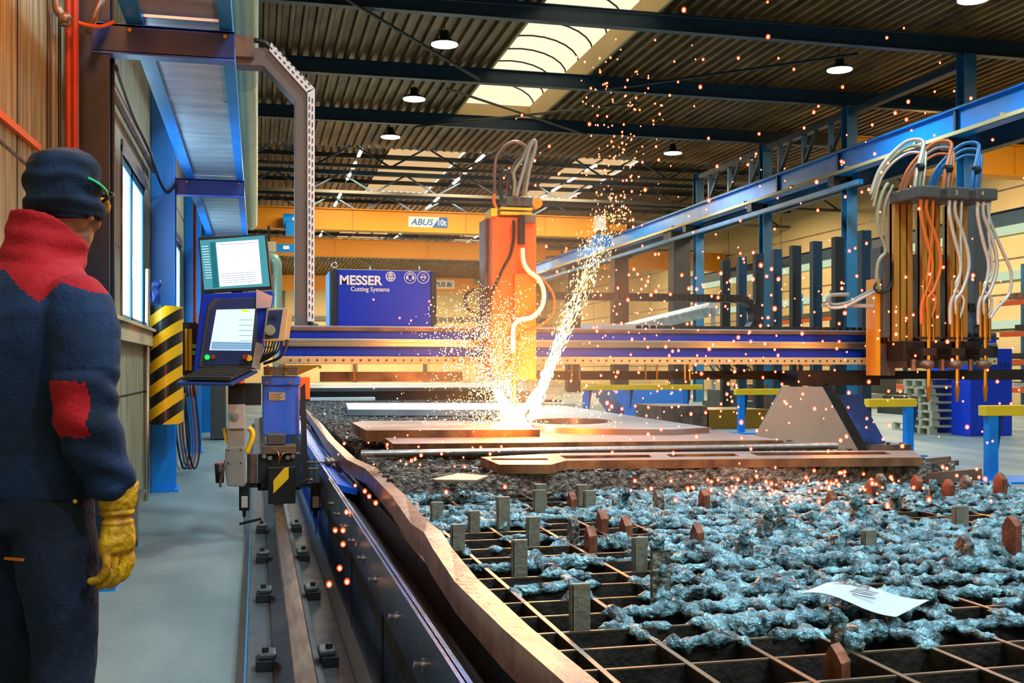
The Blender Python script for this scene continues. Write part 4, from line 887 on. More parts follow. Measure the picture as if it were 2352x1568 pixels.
# ------------------------------------------------------------------ three parked torch carriages on the right
M_WARMALU = mat('aluminium_warm_tint', 'C08A38', .4, .35, .12, 6, stretch=(6, 6, .4))  # gold tone is warm spark light painted into the aluminium
def parked(cx, label, num, k):
    t = thing('torch_carriage', label, 'torch carriage', (cx, 7.8, 1.2))
    t['group'] = 'torch carriages parked at the right end'
    w = .19
    MB().box(cx - .10, cx + .10, 7.5, 7.92, 2.555, 2.65).build('head_box', M_DGREY, t, bevel=.012)
    if num: text('number', num, .055, M_WALLC, t, (cx - (.04 if k == 1 else .06), 7.495, 2.585), .001, .0005)
    pr = MB()
    for j in range(3): pr.box(cx - .085 + j*.062, cx - .085 + j*.062 + .045, 7.86, 7.93, 1.42, 2.56)
    pr.box(cx - .085, cx + .09, 7.90, 7.96, 1.42, 2.56); pr.build('profile_column', M_WARMALU, t)
    MB().box(cx - .16, cx - .095, 7.90, 7.98, 1.45, 2.15).build('motor_cover', M_DGREY, t, bevel=.008)
    MB().box(cx - .09, cx + .10, 7.72, 7.98, 1.26, 1.42).build('slide_block', M_RDARK, t, bevel=.006)
    MB().box(cx - .11, cx + .11, 7.98, 8.1, 1.2, 1.7).build('carriage_plate', M_RUST, t)
    # torch in front
    tx = cx + .02; ty = 7.55
    MB().cyl((tx, ty, 1.72), (tx, ty, 1.45), .022).cyl((tx, ty, 1.45), (tx, ty, 1.05), .016).cyl((tx, ty, 1.05), (tx, ty, .93), .022, .009).build('torch', M_BRS, t)
    MB().cyl((tx - .045, ty, 1.9), (tx - .045, ty, 1.45), .012).cyl((tx + .04, ty, 1.6), (tx + .04, ty, 1.42), .012).build('gas_valves', M_BRS, t)
    MB().box(tx - .06, tx + .06, ty - .02, 7.74, 1.30, 1.36).cyl((tx - .10, ty, 1.44), (tx + .12, ty, 1.44), .010).build('torch_holder', M_RDARK, t, bevel=.004)
    MB().sphere((tx - .03, ty - .02, 1.23), .055, (1.2, .8, .7)).cyl((tx - .1, 7.6, 1.27), (tx - .1, 7.6, 1.18), .02).build('igniter', M_RUST, t)
    mats_ = [(M_HOSEO, M_HOSEO, M_HOSEW, M_HOSEG), (M_HOSEW, M_HOSEW, M_HOSEO, M_GREY), (M_HOSEW, M_HOSEW, M_HOSEB, M_HOSEB)][k]
    rn = random.Random(5 + k)
    def T(dx, z, dy=0): return Vector((cx + dx, 7.55 + dy, z))
    MB().tube([T(-.05, 2.55), T(-.05, 2.42), T(.0, 2.22), T(.05, 2.05), T(.03, 1.9), T(-.04, 1.72), T(-.045, 1.55)], .015).build('hose', mats_[0], t)
    MB().tube([T(.0, 2.55), T(.0, 2.44), T(.07, 2.28), T(.12, 2.12), T(.12, 1.98), T(.06, 1.82), T(.0, 1.74), T(.02, 1.6)], .016).build('hose', mats_[1], t)
    MB().tube([T(.06, 2.55), T(.05, 2.3), T(.02 + .03 * k, 2.0), T(.0, 1.85), T(.08, 1.75), T(.04, 1.6)], .012).build('hose', mats_[0], t)
    if k == 2: MB().tube([T(.04, 2.55), T(.06, 2.4), T(.18, 2.15), T(.26, 1.98), T(.24, 1.8), T(.12, 1.68), T(.06, 1.6)], .013).build('hose', M_HOSEW, t)
    # arches above the head
    for j, mm in enumerate((mats_[2], mats_[3], mats_[2])):
        o = .035 * j; hgt = 3.06 - .05 * j
        MB().tube([T(-.04 + o, 2.64, .1), T(-.02 + o, 2.78, .1), T(.06 + o * .5, 2.95, .15), T(.10, hgt, .2), T(.02, hgt + .01, .28), T(-.08 - o * .3, hgt - .08, .34), T(-.18, hgt - .22, .38), T(-.25 + o * .4, hgt - .42, .40)], .016 - .002 * j).build('hose', mm, t)
    MB().cyl((cx - .02, 7.64, 2.82), (cx + .03, 7.64, 2.82), .03, None, 10).build('hose_tie', M_BLK, t)
    return t
parked(5.20, 'left of three parked torch carriages, with spark-tinted profiles and orange hoses', None, 0)
parked(5.46, 'middle parked torch carriage, head marked 3', '3', 1)
parked(5.72, 'right parked torch carriage, head marked 4, with blue hoses', '4', 2)
sb = thing('carriage_end_box', 'orange stained end plate and switch box left of the parked carriages', 'end plate', (4.95, 7.9, 1.2))
bxp(MB(), 2012, 2022, 640, 862, 7.95, 8.1).build('edge_rod', mat('yellow_ochre', 'D89018', .4), sb)
bxp(MB(), 2022, 2046, 565, 800, 8.0, 8.15).build('switch_box', M_DGREY, sb, bevel=.006)
bxp(MB(), 2014, 2056, 788, 862, 7.97, 8.0).build('end_plate', M_RUST, sb)
hose('hose', [(2040, 420), (2026, 445), (2016, 490), (2020, 530), (2034, 575), (2018, 600), (2014, 640), (2022, 665)], .015, M_HOSEG, sb, 7.9)
hose('hose', [(2052, 425), (2036, 460), (2030, 500), (2036, 550), (2040, 580)], .012, M_GREY, sb, 7.9)
hose('hose', [(2050, 600), (2050, 640), (2040, 665), (2020, 672), (2008, 662), (2012, 650)], .010, M_HOSEK, sb, 7.88)
hose('hose', [(2014, 664), (1985, 676), (1950, 694), (1915, 700), (1902, 690), (1910, 678), (1950, 676)], .016, M_GREY, sb, 7.95)
hose('hose', [(2014, 668), (1980, 684), (1940, 704), (1908, 706), (1900, 696)], .013, M_HOSEW, sb, 7.93)
bxp(MB(), 1894, 2014, 696, 706, 7.97, 8.02).build('cable_bracket', M_LGREY, sb)
eb = thing('gantry_end_cover', 'dark column and aluminium stub at the right end of the gantry', 'end cover', (6.1, 8, 1.2))
bxp(MB(), 2236, 2271, 470, 808, 8.25, 8.4).build('dark_column', M_DGREY, eb, bevel=.006)
bxp(MB(), 2195, 2270, 800, 812, 8.1, 8.3).build('stub_rail', M_GREY, eb)
bxp(MB(), 2270, 2293, 794, 820, 8.0, 8.3).build('black_cap', M_BLK, eb, bevel=.006)
m = MB(); 
for k in range(9):
    a = math.pi * (.5 - k / 8); c0 = P(2205, 760, Y=8.22); m.box(c0.x + .19*math.cos(a) - .03, c0.x + .19*math.cos(a) + .03, 8.15, 8.24, c0.z + .22*math.sin(a) - .035, c0.z + .22*math.sin(a) + .035)
m.build('energy_chain', M_BLK, eb)
# ------------------------------------------------------------------ slatted cutting table
TX0, TX1, TZ = .58, 4.02, .55
tb = thing('cutting_table', 'long slatted cutting table crusted with slag, filling the right foreground', 'cutting table', (2.3, 5, 0))
M_TPAN = mat('trough_blue_shaded', '0C3C88', .3, .15, .35, 4, .1, 50, h2='081A3C')  # darker blue with the near trough's shade put into the colour
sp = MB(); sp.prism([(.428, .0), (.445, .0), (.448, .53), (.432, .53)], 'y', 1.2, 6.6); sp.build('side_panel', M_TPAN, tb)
M_TPANB = mat('trough_blue_lit', '0A62D8', .3, .1, .3, 6, .1, 50, h2='0A48A8')  # lit version of the trough blue, for the far sections
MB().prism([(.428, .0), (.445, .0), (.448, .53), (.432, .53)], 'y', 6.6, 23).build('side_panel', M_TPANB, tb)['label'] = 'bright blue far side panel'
for y in (2.6, 3.75, 5.0, 6.6, 8.4): MB().box(.426, .44, y, y + .012, 0, .5).build('panel_seam', M_BLK, tb)
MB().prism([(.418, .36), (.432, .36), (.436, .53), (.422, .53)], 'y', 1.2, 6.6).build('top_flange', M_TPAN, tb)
for k, y in enumerate((2.25, 2.75, 3.3, 3.9, 4.35, 4.8, 5.25, 5.7, 6.15)):
    MB().cyl((.42, y, .43), (.395, y, .435), .010, None, 8).cyl((.422, y, .43), (.416, y, .43), .02, None, 10).build('panel_bolt', M_CHR, tb)
MB().prism([(.445, .50), (.46, .49), (.565, .41), (.56, .39), (.43, .48)], 'y', 1.2, 6.2).build('sloping_ledge', M_RDARK, tb)  # near ledge coloured dark to stand for the trough's shade
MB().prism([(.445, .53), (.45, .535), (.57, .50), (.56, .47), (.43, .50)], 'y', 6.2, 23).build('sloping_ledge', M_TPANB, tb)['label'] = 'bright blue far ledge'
MB().box(.43, 4.1, 1.2, 23, .02, .05).box(.43, .46, 1.2, 23, .02, .45).build('pit_floor', M_BLK, tb)
MB().box(.572, .586, 1.2, 23, .05, .52).build('inner_wall', M_RDARK, tb)
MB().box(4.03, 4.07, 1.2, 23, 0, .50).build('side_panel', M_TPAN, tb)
# bent side bar
bp_ = [(1310, 1590), (1297, 1568), (1156, 1444), (1045, 1336), (994, 1259), (974, 1222), (944, 1202), (900, 1138), (868, 1105), (839, 1076), (795, 1054), (752, 1010), (715, 960), (690, 925)]
pts = []
for i, (a, b) in enumerate(bp_):
    z = .62 + (.0, .0, .004, 0, .0, .012, .006, 0, -.004, .004, .012, .004, 0, 0)[i]
    pts.append(P(a, b, Z=z))
pts.append(Vector((.55, 22, .62)))
pts[0] = Vector((pts[1].x, 1.2, .62))
m = MB(); rings = []
for i, p in enumerate(pts):
    w = .062; t_ = .0 if i % 3 else .006
    rings.append([p + Vector((0, 0, 0)), p + Vector((w, 0, t_)), p + Vector((w, 0, -.012)), p + Vector((.014, 0, -.014)), p + Vector((.012 + t_, 0, -.085)), p + Vector((-.004 + t_, 0, -.085))])
m.loft(rings)
for f in range(len(m.sm)): m.sm[f] = False
m.build('bent_side_bar', M_BAR, tb)
# open grid: cross slats and longitudinal bars
rs_ = random.Random(3)
ys_ = []; y = 1.5
while y < 5.35: ys_.append(y); y += .175 + rs_.uniform(-.006, .006)
for y in ys_:
    sk_ = rs_.uniform(-.02, .02)
    m = MB().beam((TX0 + .03, y - sk_, TZ - .052), (TX1, y + sk_, TZ - .052), .008, .10); m.cur = 1; m.beam((TX0 + .03, y - sk_, TZ), (TX1, y + sk_, TZ), .009, .004); m.build('cross_slat', [M_SLAT, M_EDGE], tb)
for k in range(17):
    x = .72 + .2 * k
    m = MB().beam((x, 1.3, TZ - .055), (x, 5.45, TZ - .055), .012, .11); m.cur = 1; m.beam((x, 1.3, TZ + .002), (x, 5.45, TZ + .002), .013, .004); m.build('long_bar', [M_SLAT, M_EDGE], tb)
# dense burnt slats behind
def burnt(y, x0, x1, z0, z1, m, rn, jag=.018, th=.012):
    x = x0; top = []
    while x < x1:
        top.append((x, z1 + (noise.noise(Vector((x * 9, y * 5, 1))) * jag + rn.uniform(-jag, jag) * .5))); x += rn.uniform(.02, .05)
    top.append((x1, z1))
    n_ = len(top); v = []
    for a, b in top: v += [(a, y, z0), (a, y, b), (a, y + th, b), (a, y + th, z0)]
    for i in range(n_ - 1):
        b = len(m.v); 
    base = len(m.v); m.v += [Vector(q) for q in v]
    for i in range(n_ - 1):
        for j in range(3):
            m.f.append([base + 4*i + j, base + 4*(i+1) + j, base + 4*(i+1) + j + 1, base + 4*i + j + 1]); m.sm.append(False); m.mi.append(m.cur)
    m.f.append([base, base+1, base+2, base+3]); m.sm.append(False); m.mi.append(m.cur)
    b = base + 4 * (n_ - 1); m.f.append([b+3, b+2, b+1, b]); m.sm.append(False); m.mi.append(m.cur)
    return m
M_SLATB = mat('burnt_slat', 'A09A92', .36, .6, .6, 26, .9, 45, h2='3E3834')
rn = random.Random(11); y = 5.42; n_s = 0
while y < 13.0 and n_s < 78:
    e = rn.uniform(-.03, .03)
    burnt(y, TX0 + .10 + e, TX1 - .08 + rn.uniform(-.2, .12), .40, .64 + rn.uniform(-.012, .012), MB(), rn).build('burnt_slat', M_SLATB, tb, fix=False); y += .098; n_s += 1
m = MB()
while y < 22: burnt(y, TX0 + .10, TX1 - .1, .42, .64 + rn.uniform(-.01, .01), m, rn, .02); y += .13
o = m.build('far_slats', M_SLATB, tb, fix=False); o['kind'] = 'stuff'
for k in range(0, 60):
    yy = 5.5 + k * .2
    if k < 40: MB().box(TX0 + .07, TX0 + .10, yy, yy + .02, .42, .63).build('slat_comb', M_SLAT, tb)
# uprights: flat rectangular and pointed
ups = [(1004,1160,1222,28,0),(1053,1213,1290,32,0),(1157,1150,1232,30,0),(1195,1250,1340,35,0),(1226,1195,1265,30,0),(1243,1120,1195,28,0),(1240,1133,1200,28,0),(1335,1355,1480,45,0),(1338,1120,1180,24,0),(1356,1133,1190,28,0),(1472,1245,1340,33,0),(1515,1268,1345,30,0),(1090,1180,1240,26,0),
  (1315,1138,1195,20,1),(1385,1182,1245,26,1),(1318,1197,1268,26,1),(1358,1220,1290,30,1),(1440,1197,1268,28,1),(1515,1133,1192,26,1),(1620,1130,1190,26,1),(1605,1213,1280,26,1),(1792,1102,1155,26,1),(1915,1135,1190,26,1),(2005,1110,1160,26,1),(2028,1095,1150,26,1),(2112,1098,1150,28,1),(2185,1108,1160,28,1),(2225,1098,1150,28,1),(2305,1095,1160,30,1),(1950,1350,1420,40,2),(1760,1190,1265,34,2),(1805,1180,1240,34,2),(1930,1225,1290,36,2),(1975,1158,1225,36,2),(1425,1142,1190,34,2),(1520,1265,1420,44,2),(1712,1240,1310,40,2),(1790,1265,1325,30,2),(2000,1225,1290,32,0),(2225,1240,1320,36,1),(2210,1170,1235,36,0),(2335,1200,1310,36,1),(1945,1432,1535,60,2),(1935,1500,1590,40,1),(2150,1120,1170,30,2),(2060,1140,1190,26,2),(2140,1370,1440,40,2),(1860,1330,1380,40,2)]
M_UPG = mat('upright_grey', '9A9484', .45, .5, .3, 20, .2, 60); M_UPR = mat('upright_rust', 'A8664A', .45, .45, .25, 20, .2, 60, h2='6E4030')
slagblobs = []
for i, (px, y0, y1, w, kind) in enumerate(ups):
    b = P(px, y1, Z=TZ - .04); t_ = (b - Vector((0, 0, EYE))).length
    s_ = b.y / (math.cos(YAW) - math.sin(YAW) * (px - CX) / F_PX) / F_PX
    h = (y1 - y0) * s_ * 1.12; wd = w * s_; z0 = TZ - .13; z1 = TZ - .04 + h
    if kind == 0:
        MB().box(b.x - wd/2, b.x + wd/2, b.y, b.y + .012, z0, z1 - wd * .0).box(b.x - wd/2 - .001, b.x - wd/2 + .006, b.y, b.y + .025, z0, z1 - .003).build('upright', M_UPG, tb, bevel=.0015)
    elif kind == 1:
        lean = random.Random(i).uniform(-.01, .012); d = .055 + .01 * random.Random(i + 9).random()
        poly = [(b.y - .01, z0), (b.y + d, z0), (b.y + d, z1 - .035), (b.y + d * .55, z1), (b.y + .012, z1 - .012), (b.y - .01, z1 - .03)]
        v0 = [(b.x - wd * .22, a, c) for a, c in poly]; v1 = [(b.x + wd * .22 + .016, a + .018, c) for a, c in poly]
        n = len(poly); MB().add(v0 + v1, [list(range(n)), list(range(n, 2*n))[::-1]] + [(k, n+k, n+(k+1) % n, (k+1) % n) for k in range(n)]).build('upright', M_UPR if i % 3 else M_SLATB, tb, bevel=.0015)
    else:
        MB().box(b.x - wd/2, b.x + wd/2, b.y, b.y + .02, z0, z1 - .02).build('upright', M_SLATB, tb); slagblobs.append((b, wd, z0, z1))
# slag crust growing along slats and bars
sg_ = MB(); rn = random.Random(21)
def dens(x, y):
    d = (x - (.95 + .12 * (y - 2))) * 1.6
    d = min(d, .68) + 1.0 * noise.noise(Vector((x * 2.1, y * 2.3, 3.3))) + .35 * noise.noise(Vector((x * 7, y * 7, 8)))
    if y < 2.35: d -= (2.35 - y) * 2.6
    if y > 5.0: d -= (y - 5.0) * 1.5
    if x < 1.25 and y > 2.5: d = max(d, 1.4 * noise.noise(Vector((x * 3.1, y * 3.3, 5.3))) + .05)
    return d
def crust(a, b, amp):
    """lumpy tube of slag clinging to the slat between a and b"""
    L = (b - a).length; st = .011; n = int(L / st); d = (b - a).normalized(); x_ = Vector((0, 0, 1)).cross(d); K = 10
    run = []
    def flush(run):
        if len(run) < 4: return
        vs = []
        for i, (p, r) in enumerate(run):
            e = min(1, (i + .3) / 3, (len(run) - i - .7) / 3)
            for j in range(K):
                t = 2 * math.pi * j / K; o = x_ * math.cos(t) + Vector((0, 0, 1)) * math.sin(t) * .8
                q = p + o * r * e
                q += o * (noise.noise(q * 30) * .6 + noise.noise(q * 75) * .55) * r * e * 1.3
                vs.append(q)
        m_ = len(run); f = [(i*K + j, i*K + (j+1) % K, (i+1)*K + (j+1) % K, (i+1)*K + j) for i in range(m_-1) for j in range(K)]
        f += [list(range(K))[::-1], [(m_-1)*K + j for j in range(K)]]
        sg_.add(vs, f, True)
    for i in range(n):
        p = a + d * st * i; k = dens(p.x, p.y) + .35 * noise.noise(p * 11)
        if k > .12:
            r = min(.012 + .026 * k, .036) * amp
            w = Vector((0, 0, .008 * noise.noise(p * 6))) + x_ * .03 * noise.noise(p * 4 + Vector((9, 0, 0)))
            run.append((p + w, r))
        else: flush(run); run = []
    flush(run)
for y in ys_: crust(Vector((.62, y, TZ)), Vector((4.0, y, TZ)), .9)
for y in ys_[5:-1:2]: crust(Vector((1.6, y + .08, TZ - .03)), Vector((4.0, y + .08, TZ - .03)), .8)
for k in range(17): crust(Vector((.72 + .2 * k, 1.9, TZ)), Vector((.72 + .2 * k, 5.4, TZ)), .8)
o = sg_.build('slag_crust', M_SLAG, tb, fix=False); o['kind'] = 'stuff'; o['label'] = 'lumpy blue grey slag crust over the slats'
m = MB()
for b, wd, z0, z1 in slagblobs:
    for k in range(5):
        f = k / 4; m.sphere((b.x + rn.uniform(-.3, .3) * wd, b.y + rn.uniform(-.01, .02), z0 + (z1 - z0) * f * .98), wd * (.62 - .22 * f), (1, .7, 1.2), 10, 7)
for _ in range(150):
    x, y = rn.uniform(1.2, 4.0), rn.uniform(2.2, 5.3)
    if dens(x, y) > .25: m.sphere((x, y, TZ + rn.uniform(-.02, .015)), rn.uniform(.018, .045), (1.3, 1, .8), 9, 6)
o = remeshed('slag_lumps', m, [M_SLAG], .007, tb, 1, disp=lambda c: .012 * noise.noise(c * 45) + .007 * noise.noise(c * 110)); o['kind'] = 'stuff'
# slag flakes on the dense slats
m = MB()
for _ in range(8000):
    y = 5.4 + 10.5 * rn.random() ** 1.2; x = rn.uniform(TX0 + .12, TX1 - .15)
    if noise.noise(Vector((x * 1.7, y * 1.2, 2))) < -.22: continue
    r = rn.uniform(.008, .026); c0 = Vector((x, y, .635 + rn.uniform(-.02, .012)))
    v = [c0 + Vector((rn.uniform(-1, 1), rn.uniform(-1, 1), rn.uniform(-.5, .8))) * r for _ in range(4)]
    m.add(v, [(0,1,2), (0,2,3), (0,3,1), (1,3,2)])
M_FLAKE = mat('slag_flake', 'C8D2DC', .22, .6, .4, 60)
o = m.build('slag_flakes', M_FLAKE, tb, fix=False); o['kind'] = 'stuff'
# a few broken slat ends on the right side
for px0, px1, py, h in ((2130, 2245, 1112, 28), (2060, 2190, 1084, 10), (2100, 2160, 1072, 8)):
    a = P(px0, py, Z=.58); b_ = P(px1, py - 6, Z=.58)
    b_.y = a.y + .02
    MB().beam(a + Vector((0,0,.03)), b_ + Vector((0,0,.045)), .012, .06 if h > 20 else .03).build('loose_slat', M_RUST, tb)
# ------------------------------------------------------------------ plates on the table
def top(pts, z): return [tuple(P(a, b, Z=z).xy) for a, b in pts]
z = .70
h1 = top([(1128,1056),(1170,1056.5),(1262,1056),(1255,1052),(1130,1052)], z)
o = plate('cut_plate', top([(1104,1049),(1146,1066.5),(1266,1066.5),(1300,1057.5),(2119,1050),(2096,1034),(1700,1036),(1300,1040)], z), [h1, top([(1300,1053),(1500,1050),(1490,1044),(1285,1046)], z), top([(1540,1049),(1700,1047),(1685,1041),(1530,1043)], z), top([(1740,1046),(2050,1043),(2030,1037),(1720,1039)], z)], z - .048, z, M_PLATE, sides=M_PLEDGE)
tag(o, 'thick flame cut steel plate with slots, nearest the open slats', 'steel plate')
z = .74
pt = top([(904,1019),(864,994),(1716,996),(1808,1012)], z)
o = plate('steel_slab', [(pt[0][0], pt[0][1]), (pt[1][0], pt[1][1]), (pt[2][0], 7.9), (pt[3][0], 6.25)], [], z - .045, z, M_PLATE, sides=M_PLEDGE); tag(o, 'long steel plate being cut under the torch', 'steel plate')
z = .79
pt = top([(840,988),(808,970),(833,966),(1170,966),(1240,986)], z)
o = plate('steel_slab', pt, [], z - .075, z, M_PLATE, sides=M_PLEDGE); tag(o, 'thick steel plate lying left behind the plate being cut', 'steel plate')
z = .72
pt = top([(800,940),(795,925),(1240,925),(1255,941)], z)
o = plate('steel_slab', pt, [], z - .07, z, M_GALV); tag(o, 'narrow pale steel bar plate far back on the slats', 'steel plate')
z = .78
ell = [( P(1230 + 90*math.cos(a), 967 + 8*math.sin(a), Z=z).x, P(1310 + 92*math.cos(a), 967 + 8*math.sin(a), Z=z).y) for a in [2*math.pi*i/24 for i in range(24)]]
ell = [tuple(P(1312 + 92*math.cos(a), 967 + 7.5*math.sin(a), Z=z).xy) for a in [2*math.pi*i/24 for i in range(24)]]
o = plate('steel_plate', top([(1215,945),(1255,930),(1300,932),(1629,981),(1545,986),(1380,984),(1290,982),(1215,975)], z), [ell], z - .06, z, M_GALV, sides=M_PLATE); tag(o, 'large pale steel plate with a round hole behind the torch', 'steel plate')
z = .70
o = plate('shaped_plate', top([(712,913),(728,900),(745,898),(735,893),(840,893),(832,900),(850,905),(862,913)], z), [top([(750,898),(820,898),(818,896),(752,896)], z)], z - .05, z, M_WHITE); tag(o, 'white shaped plate with notches at the far left of the table', 'steel plate')
o = plate('steel_sheet', [(.7, 18.5), (4.2, 18.5), (4.6, 23), (.7, 23)], [], .80, .86, M_BASE); tag(o, 'far stack of grey steel sheet at the end of the table', 'steel plate')
MB().box(.8, 4.2, 18.7, 22.8, .62, .80).build('spacer', M_DARK, o)
o = plate('scrap_sheet', top([(993,1099),(1040,1089),(1052,1086),(1122,1092),(1095,1102),(1000,1101)], .665), [], .655, .665, M_PLATE); tag(o, 'small pale scrap sheet lying on the slats in front', 'scrap')
a = P(829, 1042, Z=.70); b_ = P(1922, 1024, Z=.70)
ppe = MB(); n = 20
ppe.cyl(a, b_, .0215, None, 20, cap=False); ppe.cyl(a, b_, .016, None, 20, cap=False)
k0 = len(ppe.v); 
ppe.add([a + Vector((0, .0215*math.cos(2*math.pi*i/20), .0215*math.sin(2*math.pi*i/20))) for i in range(20)] + [a + Vector((0, .016*math.cos(2*math.pi*i/20), .016*math.sin(2*math.pi*i/20))) for i in range(20)], [(i, (i+1) % 20, 20 + (i+1) % 20, 20 + i) for i in range(20)])
one('steel_pipe', ppe, mat('pipe_steel', 'A89C98', .3, .8, .3, 30, .1, 60), 'long steel pipe lying across the slats in front of the plates', 'pipe')
# white paper sheet
ps = []
def paper(u, v):   # u 0..1 along, v 0..1 across
    a = P(1838, 1367, Z=.60); b1 = P(2135, 1375, Z=.60); c1 = P(2058, 1408, Z=.60); d1 = P(1900, 1347, Z=.60)
    p = a.lerp(c1, u).lerp(d1.lerp(b1, u), v)
    p.z = .600 + .016 * math.sin(u * math.pi) * (1 - v * .6) * .4 + .012 * math.sin(u * 5 + .5) + .006 * v
    return p
m = MB(); nu, nv = 24, 10; vs = [paper(i / nu, j / nv) for i in range(nu + 1) for j in range(nv + 1)]; top_n = len(vs); vs += [v - Vector((0, 0, .0012)) for v in vs]
fs = [(i*(nv+1)+j, (i+1)*(nv+1)+j, (i+1)*(nv+1)+j+1, i*(nv+1)+j+1) for i in range(nu) for j in range(nv)]
cut = lambda f: False
fs += [tuple(top_n + k for k in f[::-1]) for f in fs]
m.add(vs, fs, True); pap = m.build('paper_sheet', mat('white_paper', 'C4CCD4', .6), None, fix=False); tag(pap, 'curled white printed sheet lying on the slag', 'paper')
p0 = paper(.22, .84); du_ = (paper(.5, .84) - paper(.12, .84)).normalized(); dv_ = (paper(.22, 1) - paper(.22, .5)).normalized(); nn = du_.cross(dv_).normalized(); dv_ = nn.cross(du_)
Mx = Matrix((( -du_.x, -dv_.x, nn.x, 0), (-du_.y, -dv_.y, nn.y, 0), (-du_.z, -dv_.z, nn.z, 0), (0, 0, 0, 1)))
text('print', 'EZ6001', .032, M_DGREY, pap, p0 + du_ * .07 + nn * .004 + dv_ * .012, .0002, .0008, 0, 1, M=Mx)
for k in range(4):
    q = paper(.40 + .06 * (k == 3), .62 - .1 * k) + Vector((0, 0, .003)); MB().beam(q, q + du_ * .06, .004, .001).build('print_line', M_DGREY, pap)
for f_ in pap.data.polygons: pass
# ------------------------------------------------------------------ the operator
M_JN = mat('navy_work_cloth', '0C2A52', .85, 0, .25, 4, .25, 90, h2='060F20')
M_JR = mat('red_work_cloth', 'C00012', .85, 0, .2, 6, .25, 90)
M_TR = mat('dark_blue_trousers', '0E1C3A', .85, 0, .35, 4, .3, 60, h2='06090F')
M_HAT = mat('navy_knit', '0B2646', .9, 0, .2, 10, .3, 140, h2='050C1A')
M_SKIN = mat('skin', 'B9805E', .55, 0, .1, 20)
M_GLV = mat('yellow_leather', 'E8A808', .6, 0, .35, 14, .4, 60, h2='B06A04')
PR = R(-35)
pn = thing('person', 'person in navy beanie, red and navy work jacket and yellow glove watching from the left', 'person', (-.588, 3.05, 0))
pn.rotation_euler = (0, 0, PR)
def ell_ring(cx, cy, z, rx, ry, n=28, tilt=0.0, ph=2.2):
    out = []
    for i in range(n):
        a = 2 * math.pi * i / n; c, s = math.cos(a), math.sin(a)
        x = rx * math.copysign(abs(c) ** (2 / ph), c); y = ry * math.copysign(abs(s) ** (2 / ph), s)
        out.append(Vector((cx + x, cy + y, z + tilt * y)))
    return out
def limb(pts, rad, n=16):
    k = len(rad)
    def r(t):
        f = t * (k - 1); i = min(int(f), k - 2); return rad[i] + (rad[i+1] - rad[i]) * (f - i)
    m = MB(); m.tube(pts, r, n=n, k=8); return m
def join(*ms):
    o = MB()
    for m in ms:
        b = len(o.v); o.v += m.v; o.f += [[b + i for i in f] for f in m.f]; o.sm += m.sm; o.mi += m.mi
    return o
torso = MB().loft([ell_ring(0, .01, .86, .19, .145), ell_ring(0, .01, .93, .195, .15), ell_ring(0, .01, 1.02, .195, .155), ell_ring(0, .01, 1.14, .20, .16), ell_ring(0, .0, 1.26, .215, .16), ell_ring(0, -.01, 1.34, .218, .145), ell_ring(0, -.005, 1.40, .205, .122), ell_ring(0, .01, 1.445, .165, .105), ell_ring(0, .025, 1.475, .115, .095), ell_ring(.005, .04, 1.50, .092, .09)])
armR = limb([(.15, -.015, 1.385), (.205, -.03, 1.35), (.235, -.045, 1.26), (.252, -.065, 1.14), (.258, -.055, 1.05), (.264, -.02, .97), (.266, .012, .895)], [.07, .086, .085, .080, .076, .069, .060])
armL = limb([(-.165, -.005, 1.395), (-.215, 0, 1.36), (-.255, 0, 1.26), (-.27, -.01, 1.13), (-.275, .03, 1.03), (-.26, .09, .94), (-.25, .12, .895)], [.07, .078, .070, .064, .060, .056, .052])
collar = MB().loft([ell_ring(.005, .035, 1.465, .105, .10, tilt=-.2), ell_ring(.01, .05, 1.52, .097, .10, tilt=-.4), ell_ring(.012, .062, 1.565, .096, .105, tilt=-.55)])
cuffR = limb([(.266, .012, .905), (.266, .02, .872)], [.052, .048])
def folds(c):
    f = .006 * noise.noise(Vector((c.x * 7, c.y * 7, c.z * 9))) + .004 * noise.noise(Vector((c.x * 16, c.y * 14, c.z * 24 + 4)))
    if c.x > .2 and c.z < 1.2: f += .005 * math.sin(c.z * 75 + c.y * 30 + 2 * noise.noise(c * 9))
    if c.z > 1.47: f += .003 * math.sin(c.z * 110 + c.x * 25)
    return f
def lerpt(x, tab):
    if x <= tab[0][0]: return tab[0][1]
    for (a, b), (c, d) in zip(tab, tab[1:]):
        if x <= c: return b + (d - b) * (x - a) / (c - a)
    return tab[-1][1]
def yoke(c, n):
    if c.z > 1.485: return 1
    zb = lerpt(c.x, ((-.3, 1.40), (-.13, 1.375), (.0, 1.455), (.03, 1.44), (.145, 1.365), (.2, 1.415), (.3, 1.38)))
    if c.y > .04: zb = min(zb, 1.36)
    if c.z > zb: return 1
    if c.x > .19 and 1.03 < c.z < 1.165 and c.y < -.075 - .5 * abs(c.z - 1.10) * .3 and c.x < .31: return 1
    return 0
jk = remeshed('jacket', join(torso, armR, armL, collar, cuffR), [M_JN, M_JR], .0085, pn, 6, yoke, folds, local=True)
tro = join(MB().loft([ell_ring(0, 0, .78, .175, .125), ell_ring(0, 0, .86, .182, .132), ell_ring(0, 0, .93, .17, .122)]),
           limb([(.085, 0, .84), (.10, .005, .65), (.105, .02, .47), (.11, .0, .28), (.11, -.01, .09)], [.108, .102, .082, .075, .068]),
           limb([(-.085, 0, .84), (-.10, .03, .65), (-.105, .05, .47), (-.11, .03, .28), (-.11, .02, .09)], [.108, .102, .082, .075, .068]),
           MB().sphere((.175, -.02, .70), .05, (.45, 1, 1.7)))
def tfold(c): return .007 * noise.noise(Vector((c.x * 8, c.y * 8, c.z * 7))) + .004 * noise.noise(Vector((c.x * 20, c.y * 20, c.z * 18))) + (.005 * math.sin(c.z * 55 + c.x * 20) if c.z < .3 else 0)
